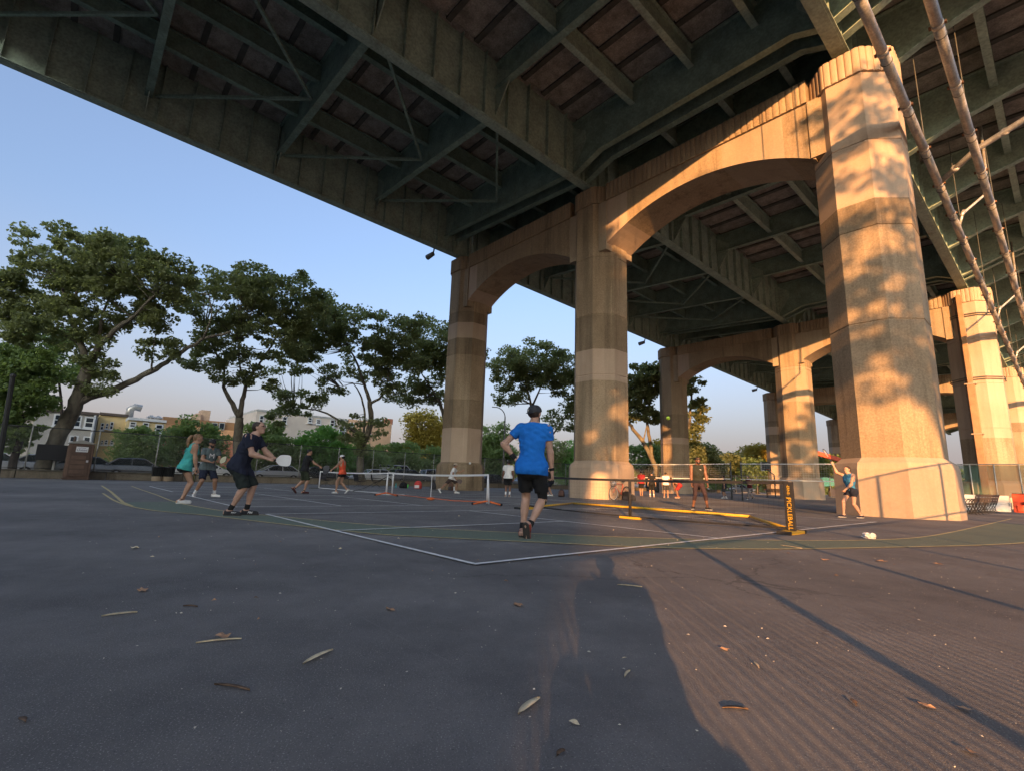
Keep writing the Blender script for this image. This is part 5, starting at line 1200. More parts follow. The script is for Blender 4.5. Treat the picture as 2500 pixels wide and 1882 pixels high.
# 6 woman in coral
Nn = person('woman in coral tank top, black shorts and white cap reaching her paddle to the left', g2(832,1204), 176, H=1.63, skin='tan', lean=4, pelvis=(0,.02,.90), footL=(-.06,.20,0), footR=(.06,-.24,.04), pitchR=45, handL=(-.12,.48,1.02), elL=(-.4,-.3,-.8), handR=(.22,.08,.80), look=(0,-6), female=True,
    top=('tank', ORANGE, 0), bottom=('shorts', BLACK, .40), shoe=(SHOEW, SOLE), hair=(HK, 'bun'), cap=(mat('cap_white', (.62,.62,.6), var=.05), False, 'cap'), res=.012, hem=-.05)
gp = local_to_world(Nn, Nn['wrL']+unit(Nn['wrL']-Nn['elbL'])*.06); paddle('dark paddle of the woman in coral touching the other one', gp, -R0*.95+np.array((0,0,-.15)), -F0+.3*np.array((0,0,1)), MATS['black_paddle_face'], MATS['dark_pipe'])
# 7 runner in white
O_ = person('man in white polo, dark shorts and tan cap lunging to the right', g2(1098,1203), 2, H=1.74, skin='mid', lean=14, pelvis=(.0,.05,.80), footL=(-.08,.32,0), footR=(.08,-.55,.05), pitchR=55, handL=(-.25,.62,1.22), elL=(-.4,-.3,-1), handR=(.25,.30,.80), look=(0,-4), top=('polo', WHITE_C, .6), bottom=('shorts', DBROWN, .85), shoe=(SHOEW, SOLE), socks=(WS[0], .06), hair=(HK, 'short'), cap=(mat('cap_tan', (.40,.32,.24), var=.05), False, 'cap'), res=.013)
gp = local_to_world(O_, O_['wrR']+unit(O_['wrR']-O_['elbR'])*.06); paddle('dark brown paddle of the lunging man in white polo', gp, R0*.8+np.array((0,0,-.45)), -F0+.2*np.array((0,0,1)), mat('brown_paddle_face', (.07,.035,.03), rough=.5, var=.1), MATS['dark_pipe'])
# 8 white tee from behind
person('man in white tee and black shorts standing just left of the man in blue', g2(1239,1212), 82, H=1.76, skin='brown', lean=2, footL=(-.10,.0,0), footR=(.09,.02,0), handL=(-.27,.05,.84), top=('loose', WHITE_C, .6), bottom=('shorts', BLACK, .85), shoe=(SHOEW, SOLE), socks=(WS[0], .16), hair=(HK, 'short'), look=(-10,-12), res=.013)
# 9 player mostly hidden behind the man in blue
Q_ = person('player in black hidden behind the right arm of the man in blue', g2(1344,1210), 150, H=1.68, skin='tan', lean=16, pelvis=(0,-.02,.84), footL=(-.18,.05,0), footR=(.17,0,0), handL=(-.2,.38,.86), handR=(.2,.40,.95), top=('loose', BLACK, .6), bottom=('shorts', NAVY, .8), shoe=(SHOEW, SOLE), hair=(HK, 'short'), cap=(MATS['cap_white'], False, 'cap'), res=.013)
gp = local_to_world(Q_, Q_['wrL']+unit(Q_['wrL']-Q_['elbL'])*.06); paddle('black paddle low beside the net post behind the man in blue', gp, np.array((0,0,-.9))+R0*.4, -F0, MATS['black_paddle_face'], MATS['dark_pipe'])
# 10 muscular man
mu = person('muscular man in black sleeveless top and three quarter leggings facing the camera', g2(1707,1243), -97, H=1.86, skin='brown', lean=4, pelvis=(0,-.03,.87), footL=(-.25,.05,0), footR=(.19,.0,0), toeL=-22, toeR=24, handL=(-.27,.10,.80), handR=(.24,.12,.80), elL=(-.8,-.8,0), elR=(.8,-.8,0), look=(-6,2),
    top=('sleeveless', cloth('black_green', (.022,.026,.022)), 0), bottom=('tights', PLUM, 1.45), shoe=(SHB, SOLE), socks=(BS[0], .03), hair=(HK, 'short'), cap=(mat('cap_black', (.015,.015,.016)), False, 'band'), beard=HK, res=.0105, bulk=1.22, hem=-.03)
m = MB().obox(mu['C']+mu['su']*.12+mu['fx']*.150-mu['rx']*.06, mu['rx']*.028+mu['su']*.008, mu['su']*.006, mu['fx']*.004); o = build_np('chest_swoosh', m.v, m.f, WHITE_C, None); o.parent = mu['T']
# 11 woman with racket
wo = person('woman in blue tank top raising a racket beside the big column', g2(2083,1263), 192, H=1.62, skin='light', lean=5, pelvis=(0,-.02,.855), footL=(-.08,-.24,0), footR=(.10,.26,0), toeL=-8, toeR=6, handR=(.20,.40,1.70), elR=(.1,.7,-1), handL=(-.12,.32,.90), elL=(-.5,-1,-.2), look=(-6,3), female=True,
    top=('sleeveless', cloth('blue_teal_print', (.035,.16,.30), .55), 0), bottom=('shorts', NAVY, .42), shoe=(cloth('navy_shoe', (.02,.022,.04)), SOLE), hair=(HB, 'bun'), res=.0105, hem=-.13)
gp = local_to_world(wo, wo['wrR']+unit(wo['wrR']-wo['elbR'])*.06); paddle('dark racket raised by the woman in blue', gp, np.array((0,0,.85))-R0*.5, R0*.8+np.array((0,0,.5))-F0*.25, mat('navy_racket_frame', (.02,.025,.06), rough=.4, var=0), MATS['dark_pipe'], 'racket')
# 12.. far players
person('distant man in red tee standing right of the bicycle', g2(1566,1210), 80, H=1.80, skin='mid', footL=(-.06,0,0), footR=(.06,0,0), top=('loose', DKRED, .6), bottom=('shorts', BLACK, .9), shoe=(SHB, SOLED), hair=(HK, 'short'), res=.015)
person('distant man all in black with white socks', g2(1592,1212), 84, H=1.72, skin='light', footL=(-.13,0,0), footR=(.13,0,0), top=('loose', BLACK, .6), bottom=('shorts', BLACK, 1.1), shoe=(SHOEW, SOLE), socks=(WS[0], .14), hair=(HK, 'short'), res=.015)
person('distant man in white tee and dark grey shorts', g2(1627,1214), 70, H=1.70, skin='mid', footL=(-.14,0,0), footR=(.10,.1,0), top=('loose', WHITE_C, .5), bottom=('shorts', DGREY, .95), shoe=(SHOEW, SOLE), hair=(HK, 'short'), res=.015)
person('distant shirtless man in red shorts bending forward with hands on his knees', g2(1656,1215), 150, H=1.74, skin='brown', lean=62, pelvis=(0,-.12,.86), footL=(-.12,.0,0), footR=(.12,.0,0), handL=(-.14,.22,.55), handR=(.14,.22,.55), look=(0,-25), bottom=('shorts', RED, .85), shoe=(cloth('orange_shoe', (.5,.12,.05)), SOLE), hair=(HK, 'short'), res=.015)
person('distant youth in dark tee and white shoes beside the net pole', g2(1771,1216), 150, H=1.68, skin='mid', footL=(-.12,.1,0), footR=(.12,-.05,0), top=('loose', NAVY, .6), bottom=('shorts', DGREY, .95), shoe=(SHOEW, SOLE), socks=(WS[0], .1), hair=(HK, 'short'), res=.015)
person('distant running man in red and black top and grey trousers', g2(1832,1218), 200, H=1.78, skin='tan', lean=8, pelvis=(0,0,.88), footL=(-.06,.28,0), footR=(.06,-.30,.05), pitchR=45, handL=(-.24,.30,1.08), handR=(.24,-.05,1.0), top=('loose', cloth('red_black', (.10,.02,.02), .8), .6), bottom=('pants', cloth('grey_trouser', (.22,.19,.17)), 1.85), shoe=(SHB, SOLE), hair=(HK, 'short'), res=.015)
person('distant player in black glimpsed behind the muscular man', g2(1704,1209), 60, H=1.7, skin='brown', footL=(-.1,0,0), footR=(.1,0,0), top=('loose', BLACK, .6), bottom=('shorts', BLACK, .9), shoe=(SHB, SOLED), hair=(HK, 'short'), res=.016)
# the photographer, crouching out of sight behind the camera
person('photographer crouching behind the camera', (.545,-.38), 90, H=1.75, skin='light', lean=12, pelvis=(0,-.12,.30), footL=(-.13,.05,0), footR=(.13,-.05,0), handL=(-.07,.26,.74), handR=(.09,.24,.72), elL=(-.3,-.5,-1), elR=(.3,-.5,-1), kneeL=(-.3,1,.3), kneeR=(.3,1,.3), top=('loose', DGREY, .6), bottom=('shorts', DGREY, .95), hair=(HB, 'short'), res=.018, group='photographer')
# ================================================================== COURT EQUIPMENT
WTAPE = mat('white_tape', (.62,.62,.60), rough=.7, var=.05); BTAPE = mat('black_tape', (.02,.02,.022), rough=.8, var=0)
YELM = mat('yellow_frame_paint', (.62,.36,.02), rough=.45, var=.06); ORM = mat('orange_frame_paint', (.62,.13,.03), rough=.45, var=.06); WHM = mat('white_frame_paint', (.62,.62,.62), rough=.4, var=.04)
NETW = mat('net_cord', (.03,.03,.032), rough=.9, var=0)
def net_cords(A, B, z0, z1, pitch, r, sag, m, par):
    A, B = np.array(A, float), np.array(B, float); L = np.linalg.norm(B-A); d = (B-A)/L; mb = MB()
    def zt(u): return z1-sag*4*u*(1-u)
    n = int(L/pitch)
    for i in range(1, n):
        u = i/n; p = A+d*L*u; mb.tube([(*p,z0),(*p,zt(u)-.03)], r, 3, cap=False)
    k = int((z1-z0)/pitch)
    for j in range(1, k+1):
        f = j/(k+1); mb.tube([(*(A+d*L*u), z0+(zt(u)-z0)*f) for u in np.linspace(0,1,9)], r, 3, cap=False)
    return mb.build('net_mesh', m, par, kind='stuff')
def tape(A, B, z, sag, h, th, m, par, name='top_tape', n=14):
    mb = MB(); P = [(*(np.array(A)+(np.array(B)-np.array(A))*u), z-sag*4*u*(1-u)) for u in np.linspace(0,1,n)]
    for p, q in zip(P[:-1], P[1:]): mb.bar(p, q, th, h)
    return mb.build(name, m, par)
# nearest net, black and yellow
N1 = thing('pickleball_net', 'black portable net with yellow base bars and lettered end post, on the nearest court', 'net', (-6.85,9.7,0), group='portable pickleball nets')
xa, xb, yn = -10.25, -3.47, 9.72
def lettered(x, par, rot):
    mb = MB().box(x-.078, yn-.03, .05, x+.078, yn+.03, .90); po = mb.build('end_post', BTAPE, par, bevel=.008); return po
for x in (xa, xb):
    po = lettered(x, N1, 0)
    # lettered sleeve faces the camera (towards -y)
    for txt, zc_, sz in (('PICKLEBALL', .345, .105), ('|', .625, .08), ('-ERNE-', .755, .062)):
        o = text_on(None, txt, np.array((x, yn-.034, zc_)), (0,0,-1), (1,0,0), sz, YELM, 'lettering'); V = np.zeros(len(o.data.vertices)*3); o.data.vertices.foreach_get('co', V); V = V.reshape(-1,3)-wloc(N1); o.data.vertices.foreach_set('co', V.astype(np.float32).ravel()); o.parent = po; o.location = (0,0,0)
    MB().box(x-.11, yn-.32, .0, x+.11, yn+.32, .055).build('base_foot', YELM, N1, bevel=.01)
    for e in (-1,1): MB().box(x-.115, yn+e*.345-.03, 0, x+.115, yn+e*.345+.03, .06).build('foot_cap', BTAPE, N1)
MB().tube([(-6.85,yn,.0),(-6.85,yn,.86)], .035, 10).build('centre_post', BTAPE, N1, smooth=True); MB().box(-7.12,yn-.05,0,-6.58,yn+.05,.05).build('base_foot', YELM, N1, bevel=.01)
tape((xa,yn),(xb,yn),.885,.03,.055,.018,BTAPE,N1); tape((xa,yn),(xb,yn),.10,.05,.035,.015,BTAPE,N1,'bottom_tape')
net_cords((xa,yn),(xb,yn),.08,.87,.09,.0010,.03,NETW,N1)
yb_ = MB(); bp = [(xb,yn+.1,.05),(-5.75,13.4,.06),(-9.4,13.6,.06),(-12.4,14.2,.05)]
yb_.tube([bp[0],bp[1]], .034, 8).tube([bp[1],bp[2],(-12.1,13.7,.05)], .036, 8).tube([(-12.1,13.7,.05),(xa,yn+.1,.05)], .03, 8)
yb_.build('base_rail', YELM, N1, smooth=True)
m = MB().tube([(xb-.2+.05*math.cos(a)-.05, yn-.02, .80+.09*math.sin(a)) for a in np.linspace(.3,5.6,12)], .006, 5).build('strap_loop', BTAPE, N1)
# second net, orange and white
N2 = thing('pickleball_net', 'portable net with white posts and bright orange feet on the middle court', 'net', (-15.2,9.75,0), group='portable pickleball nets')
xa, xb, yn = -18.45, -12.05, 9.75
for x in (xa, xb):
    MB().tube([(x,yn,.06),(x,yn,.93)], .028, 8).build('end_post', WHM, N2, smooth=True); MB().tube([(x+(.09 if x > -15 else -.09),yn,.05),(x,yn,.93)], .022, 8).build('stay', WHM, N2, smooth=True)
    MB().tube([(x-.42*.66,yn-.42*.75,.03),(x,yn,.13),(x+.42*.66,yn+.42*.75,.03)], .03, 8).build('base_foot', ORM, N2, smooth=True)
    for e in (-1,1): MB().ball((x+e*.44*.66,yn+e*.44*.75,.035), .04, n=8, m=5).build('foot_cap', BTAPE, N2)
MB().tube([(-15.2,yn,.06),(-15.2,yn,.86)], .012, 6).build('centre_post', WHM, N2); MB().ball((-15.2,yn,.05), .15,.15,.06, 10, 5).build('base_foot', ORM, N2)
MB().tube([(xa,yn,.1),(-16.5,yn+.1,.07),(-13.6,yn-.1,.06),(xb,yn,.11)], .014, 6).build('base_rail', ORM, N2, smooth=True)
tape((xa,yn),(xb,yn),.91,.05,.06,.014,WTAPE,N2); net_cords((xa,yn),(xb,yn),.1,.9,.09,.0012,.05,NETW,N2)
N3 = thing('pickleball_net', 'portable net with grey legs on the farthest court, its cord sagging to the ground', 'net', (-23.6,9.9,0), group='portable pickleball nets')
xa, xb, yn = -27.3, -20.4, 10.4
xb = -19.2
for x in (xa, xb):
    MB().tube([(x,yn,.03),(x,yn,.93)], .03, 8).build('end_post', WHM, N3, smooth=True)
    MB().bar((x-.35,yn-.4,.03),(x+.35,yn+.4,.03),.06,.04).build('base_foot', WHM if x > -22 else DARKPIPE, N3)
MB().tube([(-23.6,yn,0),(-23.6,yn,.86)], .014, 6).build('centre_post', DARKPIPE, N3)
tape((xa,yn),(xb,yn),.91,.04,.06,.014,WTAPE,N3); tape((xa,yn),(xb,yn),.05,.0,.03,.03,WHM,N3,'base_rail')
MB().tube([(xb,yn-.02,.9),(xb-1.2,yn-.05,.55),(xb-2.4,yn-.1,.22),(xb-3.6,yn-.1,.04)], .016, 5).build('loose_cord', DARKPIPE, N3)
net_cords((xa,yn),(xb,yn),.1,.9,.1,.0012,.04,NETW,N3)
# volleyball net and poles
for i, (xA, xB, yv, lab) in enumerate(((-24.2,-15.6,33.6,'volleyball net with white tapes strung left behind the muscular man'), (-14.9,-5.6,33.6,'volleyball net with white tapes strung right across the second row column'))):
    V_ = thing('volleyball_net', lab, 'net', ((xA+xB)/2,yv,0), group='volleyball nets')
    tape((xA,yv),(xB,yv),2.38,.03,.07,.02,WTAPE,V_); tape((xA,yv),(xB,yv),1.38,.03,.06,.02,WTAPE,V_,'bottom_tape')
    net_cords((xA,yv),(xB,yv),1.4,2.36,.14,.004,.03,mat('white_net_cord', (.5,.48,.44), var=0),V_)
    for x in (xA, xB): MB().tube([(x,yv+.1,0),(x,yv+.1,2.55)], .05, 8).build('pole', mat('dark_pole_paint', (.07,.075,.07), var=.1), V_, smooth=True)
# bicycle leaning on the middle column
def bicycle(c, rz):
    T = thing('bicycle', 'orange red bicycle with white rimmed wheels leaning on the base of the middle column', 'bicycle', c, rz)
    FR = mat('orange_bike_paint', (.60,.10,.04), rough=.35, var=.05); BKW = mat('black_rubber', (.02,.02,.02), rough=.8, var=0); WRM = mat('white_bike_rim', (.6,.58,.54), rough=.4, var=.05)
    def B(mb, n, m, p=T, sm=True): return build_np(n, mb.v, mb.f, m, p, sm, local=True)
    R = .335
    for sx in (-.51, .51):
        t = MB().tube([(sx+R*math.cos(a),0,R+.0+R*math.sin(a)) for a in np.linspace(0,2*math.pi,33)], .016, 6); wo = B(t, 'wheel', BKW)
        t = MB().tube([(sx+(R-.026)*math.cos(a),0,R+(R-.026)*math.sin(a)) for a in np.linspace(0,2*math.pi,33)], .014, 6); B(t, 'rim', WRM if sx < 0 else BKW, wo)
        t = MB(); 
        for k in range(16): t.tube([(sx,0,R),(sx+(R-.03)*math.cos(k*.3927),0,R+(R-.03)*math.sin(k*.3927))], .0016, 3)
        B(t, 'spokes', RIM, wo)
    bb = (.08,0,.28); st = (.22,0,.78); hd_ = (-.36,0,.80); hl = (-.39,0,.66)
    t = MB().tube([bb, st], .016, 8).tube([st, hd_], .017, 8).tube([bb, hl], .019, 8).tube([hd_, hl], .02, 8).tube([(.51,.0,.335), bb], .011, 6).tube([(.51,0,.335), (.21,0,.74)], .010, 6).tube([hl, (-.46,0,.5), (-.51,0,.335)], .014, 6)
    B(t, 'frame', FR)
    t = MB().tube([st, (.25,0,.90)], .013, 8); B(t, 'seat_post', BKW); t = MB().ball((.25,0,.92), .14,.065,.035, 12, 6); B(t, 'saddle', BKW)
    t = MB().tube([hd_, (-.345,0,.90), (-.40,0,.93)], .013, 6).tube([(-.46,-.2,.82),(-.52,-.21,.88),(-.46,-.21,.94),(-.40,-.12,.94),(-.40,.12,.94),(-.46,.21,.94),(-.52,.21,.88),(-.46,.2,.82)], .014, 6); B(t, 'handlebar', BKW)
    t = MB().tube([(bb[0]+.09*math.cos(a),.04,bb[2]+.09*math.sin(a)) for a in np.linspace(0,2*math.pi,17)], .006, 4).tube([(bb[0],.05,bb[2]),(bb[0]-.1,.06,bb[2]-.13)], .010, 5).tube([(bb[0],-.05,bb[2]),(bb[0]+.1,-.06,bb[2]+.13)], .010, 5); t.box(bb[0]-.15,.05,bb[2]-.15,bb[0]-.05,.13,bb[2]-.125); B(t, 'crank', BKW)
    return T
bicycle((-15.32,20.92,0), math.radians(88))
hl_ = MB().ball((-15.30,20.36,.80), .13,.15,.12, 12, 8); h_ = hl_.build('bike_helmet', mat('helmet_grey', (.10,.10,.11), rough=.35, var=.9, scale=14, col2=(.5,.5,.5)), None, True); tag(h_, 'black and white helmet hanging on the bicycle handlebar', 'helmet')
def bag(label, p, w, d, h, m, extra=None, name='backpack', group=None):
    T = thing(name, label, 'bag', (*p,0), rng.uniform(-.6,.6), group=group)
    mb = MB(); R = []
    for z, k in ((0,.8),(.04,1),(.35,1.02),(.7,.92),(.9,.66),(1,.3)):
        R.append(([(math.copysign(abs(math.cos(a))**.6,math.cos(a))*w/2*k, math.copysign(abs(math.sin(a))**.6,math.sin(a))*d/2*k) for a in np.linspace(0,2*math.pi,17)[:-1]], z*h))
    q = loft(R); build_np('body', q.v, q.f, m, T, True, local=True)
    q = MB().box(-w*.32,-d/2-.05,h*.08,w*.32,-d/2+.02,h*.45); build_np('front_pocket', q.v, q.f, extra or m, T, local=True, bevel=.02)
    q = MB().tube([(-.05,0,h*.97),(-.04,0,h*1.1),(.04,0,h*1.1),(.05,0,h*.97)], .01, 5); build_np('grab_loop', q.v, q.f, BTAPE, T, local=True)
    return T
bag('dark panniers bag standing by the rear wheel of the bicycle', (-15.05,21.05), .40,.26,.44, BLACK, DGREY)
bag('smaller black bag right of the panniers by the bicycle', (-15.0,21.5), .32,.22,.28, DGREY)
bag('brown backpack against the base of the leftmost column', (-28.35,19.75), .38,.25,.52, mat('brown_bag', (.11,.055,.035), var=.2), DGREY)
bag('red bag leaning at the left corner of the leftmost column', (-31.2,18.9), .55,.3,.55, mat('red_bag', (.50,.05,.04), var=.1), WHITE_C)
bag('black duffel left of the red bag', (-32.2,18.3), .6,.35,.42, BLACK)
bag('dark backpack behind the lunging man', (-30.0,19.4), .4,.3,.5, DGREY)
bag('small dark bag beside the middle column seen right of the man in blue', (-19.0,20.6), .34,.25,.38, mat('maroon_bag', (.09,.045,.035), var=.2))
def bottle(label, p, h, m):
    T = thing('water_bottle', label, 'bottle', (*p,0), group='water bottles by the leftmost column')
    MB().lathe([(.036,0),(.042,.02),(.042,h*.7),(.02,h*.85),(.02,h*.9)], 10, (*p,0)).build('bottle_body', m, T, True); MB().lathe([(.024,h*.9),(.024,h)], 8, (*p,0)).build('lid', BTAPE, T)
bottle('green water bottle left of the red bag', (-31.65,18.35), .34, mat('green_plastic', (.05,.4,.06), rough=.4, var=0)); bottle('teal water bottle left of the green one', (-32.0,17.6), .38, mat('teal_plastic', (.03,.28,.3), rough=.4, var=0)); bottle('white bottle right of the brown backpack', (-27.7,19.55), .30, mat('white_plastic', (.65,.65,.65), rough=.4, var=0))
def folding_chair(label, p, rz, m):
    T = thing('folding_chair', label, 'chair', (*p,0), rz, group='folding camp chairs by the low wall')
    def B(mb, n, mm): return build_np(n, mb.v, mb.f, mm, T, local=True)
    for a in (((-.3,-.3,0),(.3,.3,.42)),((.3,-.3,0),(-.3,.3,.42)),((-.3,.3,0),(.3,-.3,.42)),((.3,.3,0),(-.3,-.3,.42))): B(MB().tube(a, .011, 5), 'leg', DARKPIPE)
    for e in (-1,1): B(MB().tube([(e*.3,.28,.4),(e*.33,.42,.92)], .011, 5), 'upright', DARKPIPE); B(MB().tube([(e*.3,-.28,.42),(e*.3,-.28,.62),(e*.33,.36,.66)], .012, 5), 'armrest', DARKPIPE)
    B(MB().add([(-.3,-.28,.43),(.3,-.28,.43),(.3,.28,.38),(-.3,.28,.38),(0,0,.33)], [(0,1,4),(1,2,4),(2,3,4),(3,0,4)]), 'seat', m); B(MB().add([(-.31,.29,.42),(.31,.29,.42),(.33,.42,.92),(-.33,.42,.92),(0,.42,.64)], [(0,1,4),(1,2,4),(2,3,4),(3,0,4)]), 'backrest', m)
folding_chair('dark folding chair left of the bags, the left one of the pair', (-33.5,15.6), 2.2, DGREY); folding_chair('dark folding chair left of the bags, the right one of the pair', (-33.8,17.0), 2.6, BLACK); folding_chair('dark folding chair under the orange net post', (-34.5,13.6), 2.0, DGREY)
# portable toilet
def toilet(p, rz):
    T = thing('portable_toilet', 'brown portable toilet with a white sign standing in front of the leaning tree', 'toilet', (*p,0), rz)
    TB = mat('brown_plastic', (.125,.075,.05), rough=.6, var=.25, scale=2); TD = mat('dark_brown_plastic', (.085,.05,.035), rough=.6, var=.2, scale=3)
    def B(mb, n, mm, pa=T, bv=0): return build_np(n, mb.v, mb.f, mm, pa, local=True, bevel=bv)
    B(MB().box(-.56,-.56,.12,.56,.56,2.05), 'body', TB, bv=.03); B(MB().box(-.6,-.6,0,.6,.6,.12), 'base_skid', TD, bv=.02)
    B(MB().prism([(-.62,0),(.62,0),(.62,.04),(0,.22),(-.62,.04)], lambda u,v,w_: (u,w_,2.05+v), -.62, .62), 'roof', mat('grey_roof_plastic', (.26,.25,.22), rough=.6, var=.1), bv=.015)
    d = B(MB().box(-.44,-.60,.2,.44,-.562,1.98), 'door', TD, bv=.01); B(MB().box(.30,-.63,1.0,.40,-.60,1.12), 'latch', RIM, d)
    for z in (.35,.62,.89,1.16): B(MB().box(-.38,-.612,z,.26,-.601,z+.2), 'door_panel', TB, d, .006)
    for e in (-1,1):
        for k in range(5): B(MB().box(e*.57-.012,-.46+k*.2,.2,e*.57+.012,-.38+k*.2,1.95), 'rib', TB)
    B(MB().box(-.24,-.632,1.58,.30,-.60,1.88), 'sign_panel', mat('white_plastic', (.65,.65,.65), rough=.4, var=0), d)
    cu = bpy.data.curves.new('lettering', 'FONT'); cu.body = 'United'; cu.size = .17; cu.align_x = 'CENTER'; cu.align_y = 'CENTER'; cu.extrude = .002
    o = bpy.data.objects.new('tmp', cu); COL.objects.link(o); dg = bpy.context.evaluated_depsgraph_get(); me = bpy.data.meshes.new_from_object(o.evaluated_get(dg)); bpy.data.objects.remove(o); me.materials.append(mat('dark_blue_print', (.02,.03,.08), var=0))
    t = bpy.data.objects.new('lettering', me); COL.objects.link(t); t.parent = d; t.location = (.03,-.634,1.69); t.rotation_euler = (math.pi/2,0,0)
    B(MB().tube([(-.15,-.633,1.78),(.0,-.633,1.82),(.2,-.633,1.79)], .008, 4), 'sign_swoosh', MATS['dark_blue_print'], d)
    B(MB().tube([(-.35,.35,2.1),(-.35,.35,2.5)], .05, 8), 'vent_pipe', TD)
# stands where its top meets the photograph's
tq = onX(185, 1160, -38.9); toilet((-38.9, tq[1]), math.radians(90+2))
tbx = onX(135,1110,-39.3); o = thing('dark_panel_box', 'black box panel fixed to the fence left of the portable toilet', 'box', (-39.75,tbx[1],0)); MB().box(-39.9,tbx[1]-.85,1.05,-39.55,tbx[1]+.7,1.95).build('panel', BTAPE, o, bevel=.02); MB().box(-39.95,tbx[1]-.05,.5,-39.85,tbx[1]+.05,1.05).build('bracket', FPOST, o)
def trash(label, p):
    T = thing('trash_can', label, 'trash can', (*p,0), group='trash cans by the low wall')
    MB().lathe([(.27,.02),(.30,.3)], 14, (*p,0)).build('concrete_base', C_MID, T); mb = MB()
    for k in range(18):
        a = k*math.pi/9; mb.tube([(p[0]+.28*math.cos(a),p[1]+.28*math.sin(a),.3),(p[0]+.33*math.cos(a),p[1]+.33*math.sin(a),.9)], .014, 4)
    mb.build('basket_bars', BTAPE, T, kind='stuff'); MB().lathe([(.24,.3),(.31,.92),(.34,.93),(.34,.86)], 14, (*p,0), caps=False).build('black_bag', mat('black_bin_bag', (.015,.016,.016), rough=.35, var=0, bump=.6, bscale=18), T, True)
q = onX(382,1172,-38.9); trash('left trash can with a black bag by the low wall', (-38.9,q[1])); q = onX(409,1172,-38.9); trash('right trash can with a black bag beside its twin', (-38.9,q[1]))
# street lamp, dark pole at far left
q = onX(1228,1160,-42.0); t = thing('street_lamp', 'slender street lamp with a curved arm above the trees beside the leftmost column', 'lamp', (q[0],q[1],0))
ztop = onX(1222,990,-42.)[2]; dd = (R0*-1)
pts = [np.array((q[0],q[1],0)), np.array((q[0],q[1],ztop*.7)), np.array((q[0],q[1],ztop*.86))]
for a in np.linspace(.2,1.4,6): pts.append(np.array((q[0],q[1],ztop*.86))+dd*1.15*(1-math.cos(a))+np.array((0,0,1.15*math.sin(a))))
MB().tube(pts, [.11,.08,.07]+[.05]*6, 8).build('pole', mat('lamp_pole_grey', (.20,.20,.19), rough=.5, var=.1), t, True)
h = pts[-1]; MB().bar(h, h+dd*.55+np.array((0,0,.02)), .16, .08).build('lamp_head', MATS['lamp_pole_grey'], t)
p0, p1 = atD(-14,1190,25), atD(32,918,25); t = thing('dark_pole', 'thick dark pole leaning in at the left edge of the picture', 'pole', (p0[0],p0[1],0)); MB().tube([p0*(1,1,0)+np.array((0,0,-.05)), (p0*.5+p1*.5), p1], [.12,.11,.10], 8).build('shaft', DARKPIPE, t); MB().ball(p1, .13, n=8, m=5).build('finial', DARKPIPE, t)
# park benches
def park_bench(label, p, rz, L=2.4, frames=3, hoop=True, group='park benches'):
    T = thing('park_bench', label, 'bench', (*p,0), rz, group=group); WD = mat('dark_bench_wood', (.075,.055,.04), rough=.7, var=.3, scale=5)
    def B(mb, n, mm): return build_np(n, mb.v, mb.f, mm, T, local=True)
    for k in range(4): B(MB().box(-L/2,-.02-.11*k-.09,.43,L/2,-.02-.11*k,.46), 'seat_slat', WD)
    for k in range(3): B(MB().obox((0,.06+.045*k,.56+.12*k),(L/2,0,0),(0,.012,.004),(0,.012,.048)), 'back_slat', WD)
    for i in range(frames):
        x = -L/2+.06+i*(L-.12)/(frames-1); mb = MB()
        mb.tube([(x,.16,.88),(x,.05,.5),(x,.02,.42),(x,-.1,.2),(x,.1,0)], .018, 6); mb.tube([(x,-.46,.44),(x,-.38,.2),(x,-.48,0)], .018, 6); mb.tube([(x,.02,.42),(x,-.46,.43)], .018, 6)
        if hoop: mb.tube([(x,-.22+.23*math.cos(a),.44+.21*math.sin(a)) for a in np.linspace(0,math.pi,11)], .016, 6); mb.tube([(x,-.2+.17*math.cos(a),.2+.16*math.sin(a)) for a in np.linspace(0,2*math.pi,15)], .014, 5)
        B(mb, 'iron_frame', BTAPE)
    return T
for k in range(2): park_bench('row of hooped iron bench in front of the white barrier, the %s half' % ('nearer', 'farther')[k], (-3.0+.1*k,29.9+2.9*k), math.radians(-93), 2.8, 5)
park_bench('dark bench at the far end left of the second row column', (-19.5,52.5), math.radians(35), 2.6, 3); park_bench('second dark bench touching the second row column', (-18.0,53.5), math.radians(35), 2.4, 3)
park_bench('dark bench behind the player hidden by the man in blue', (-21.8,24.8), math.radians(140), 2.4, 3)
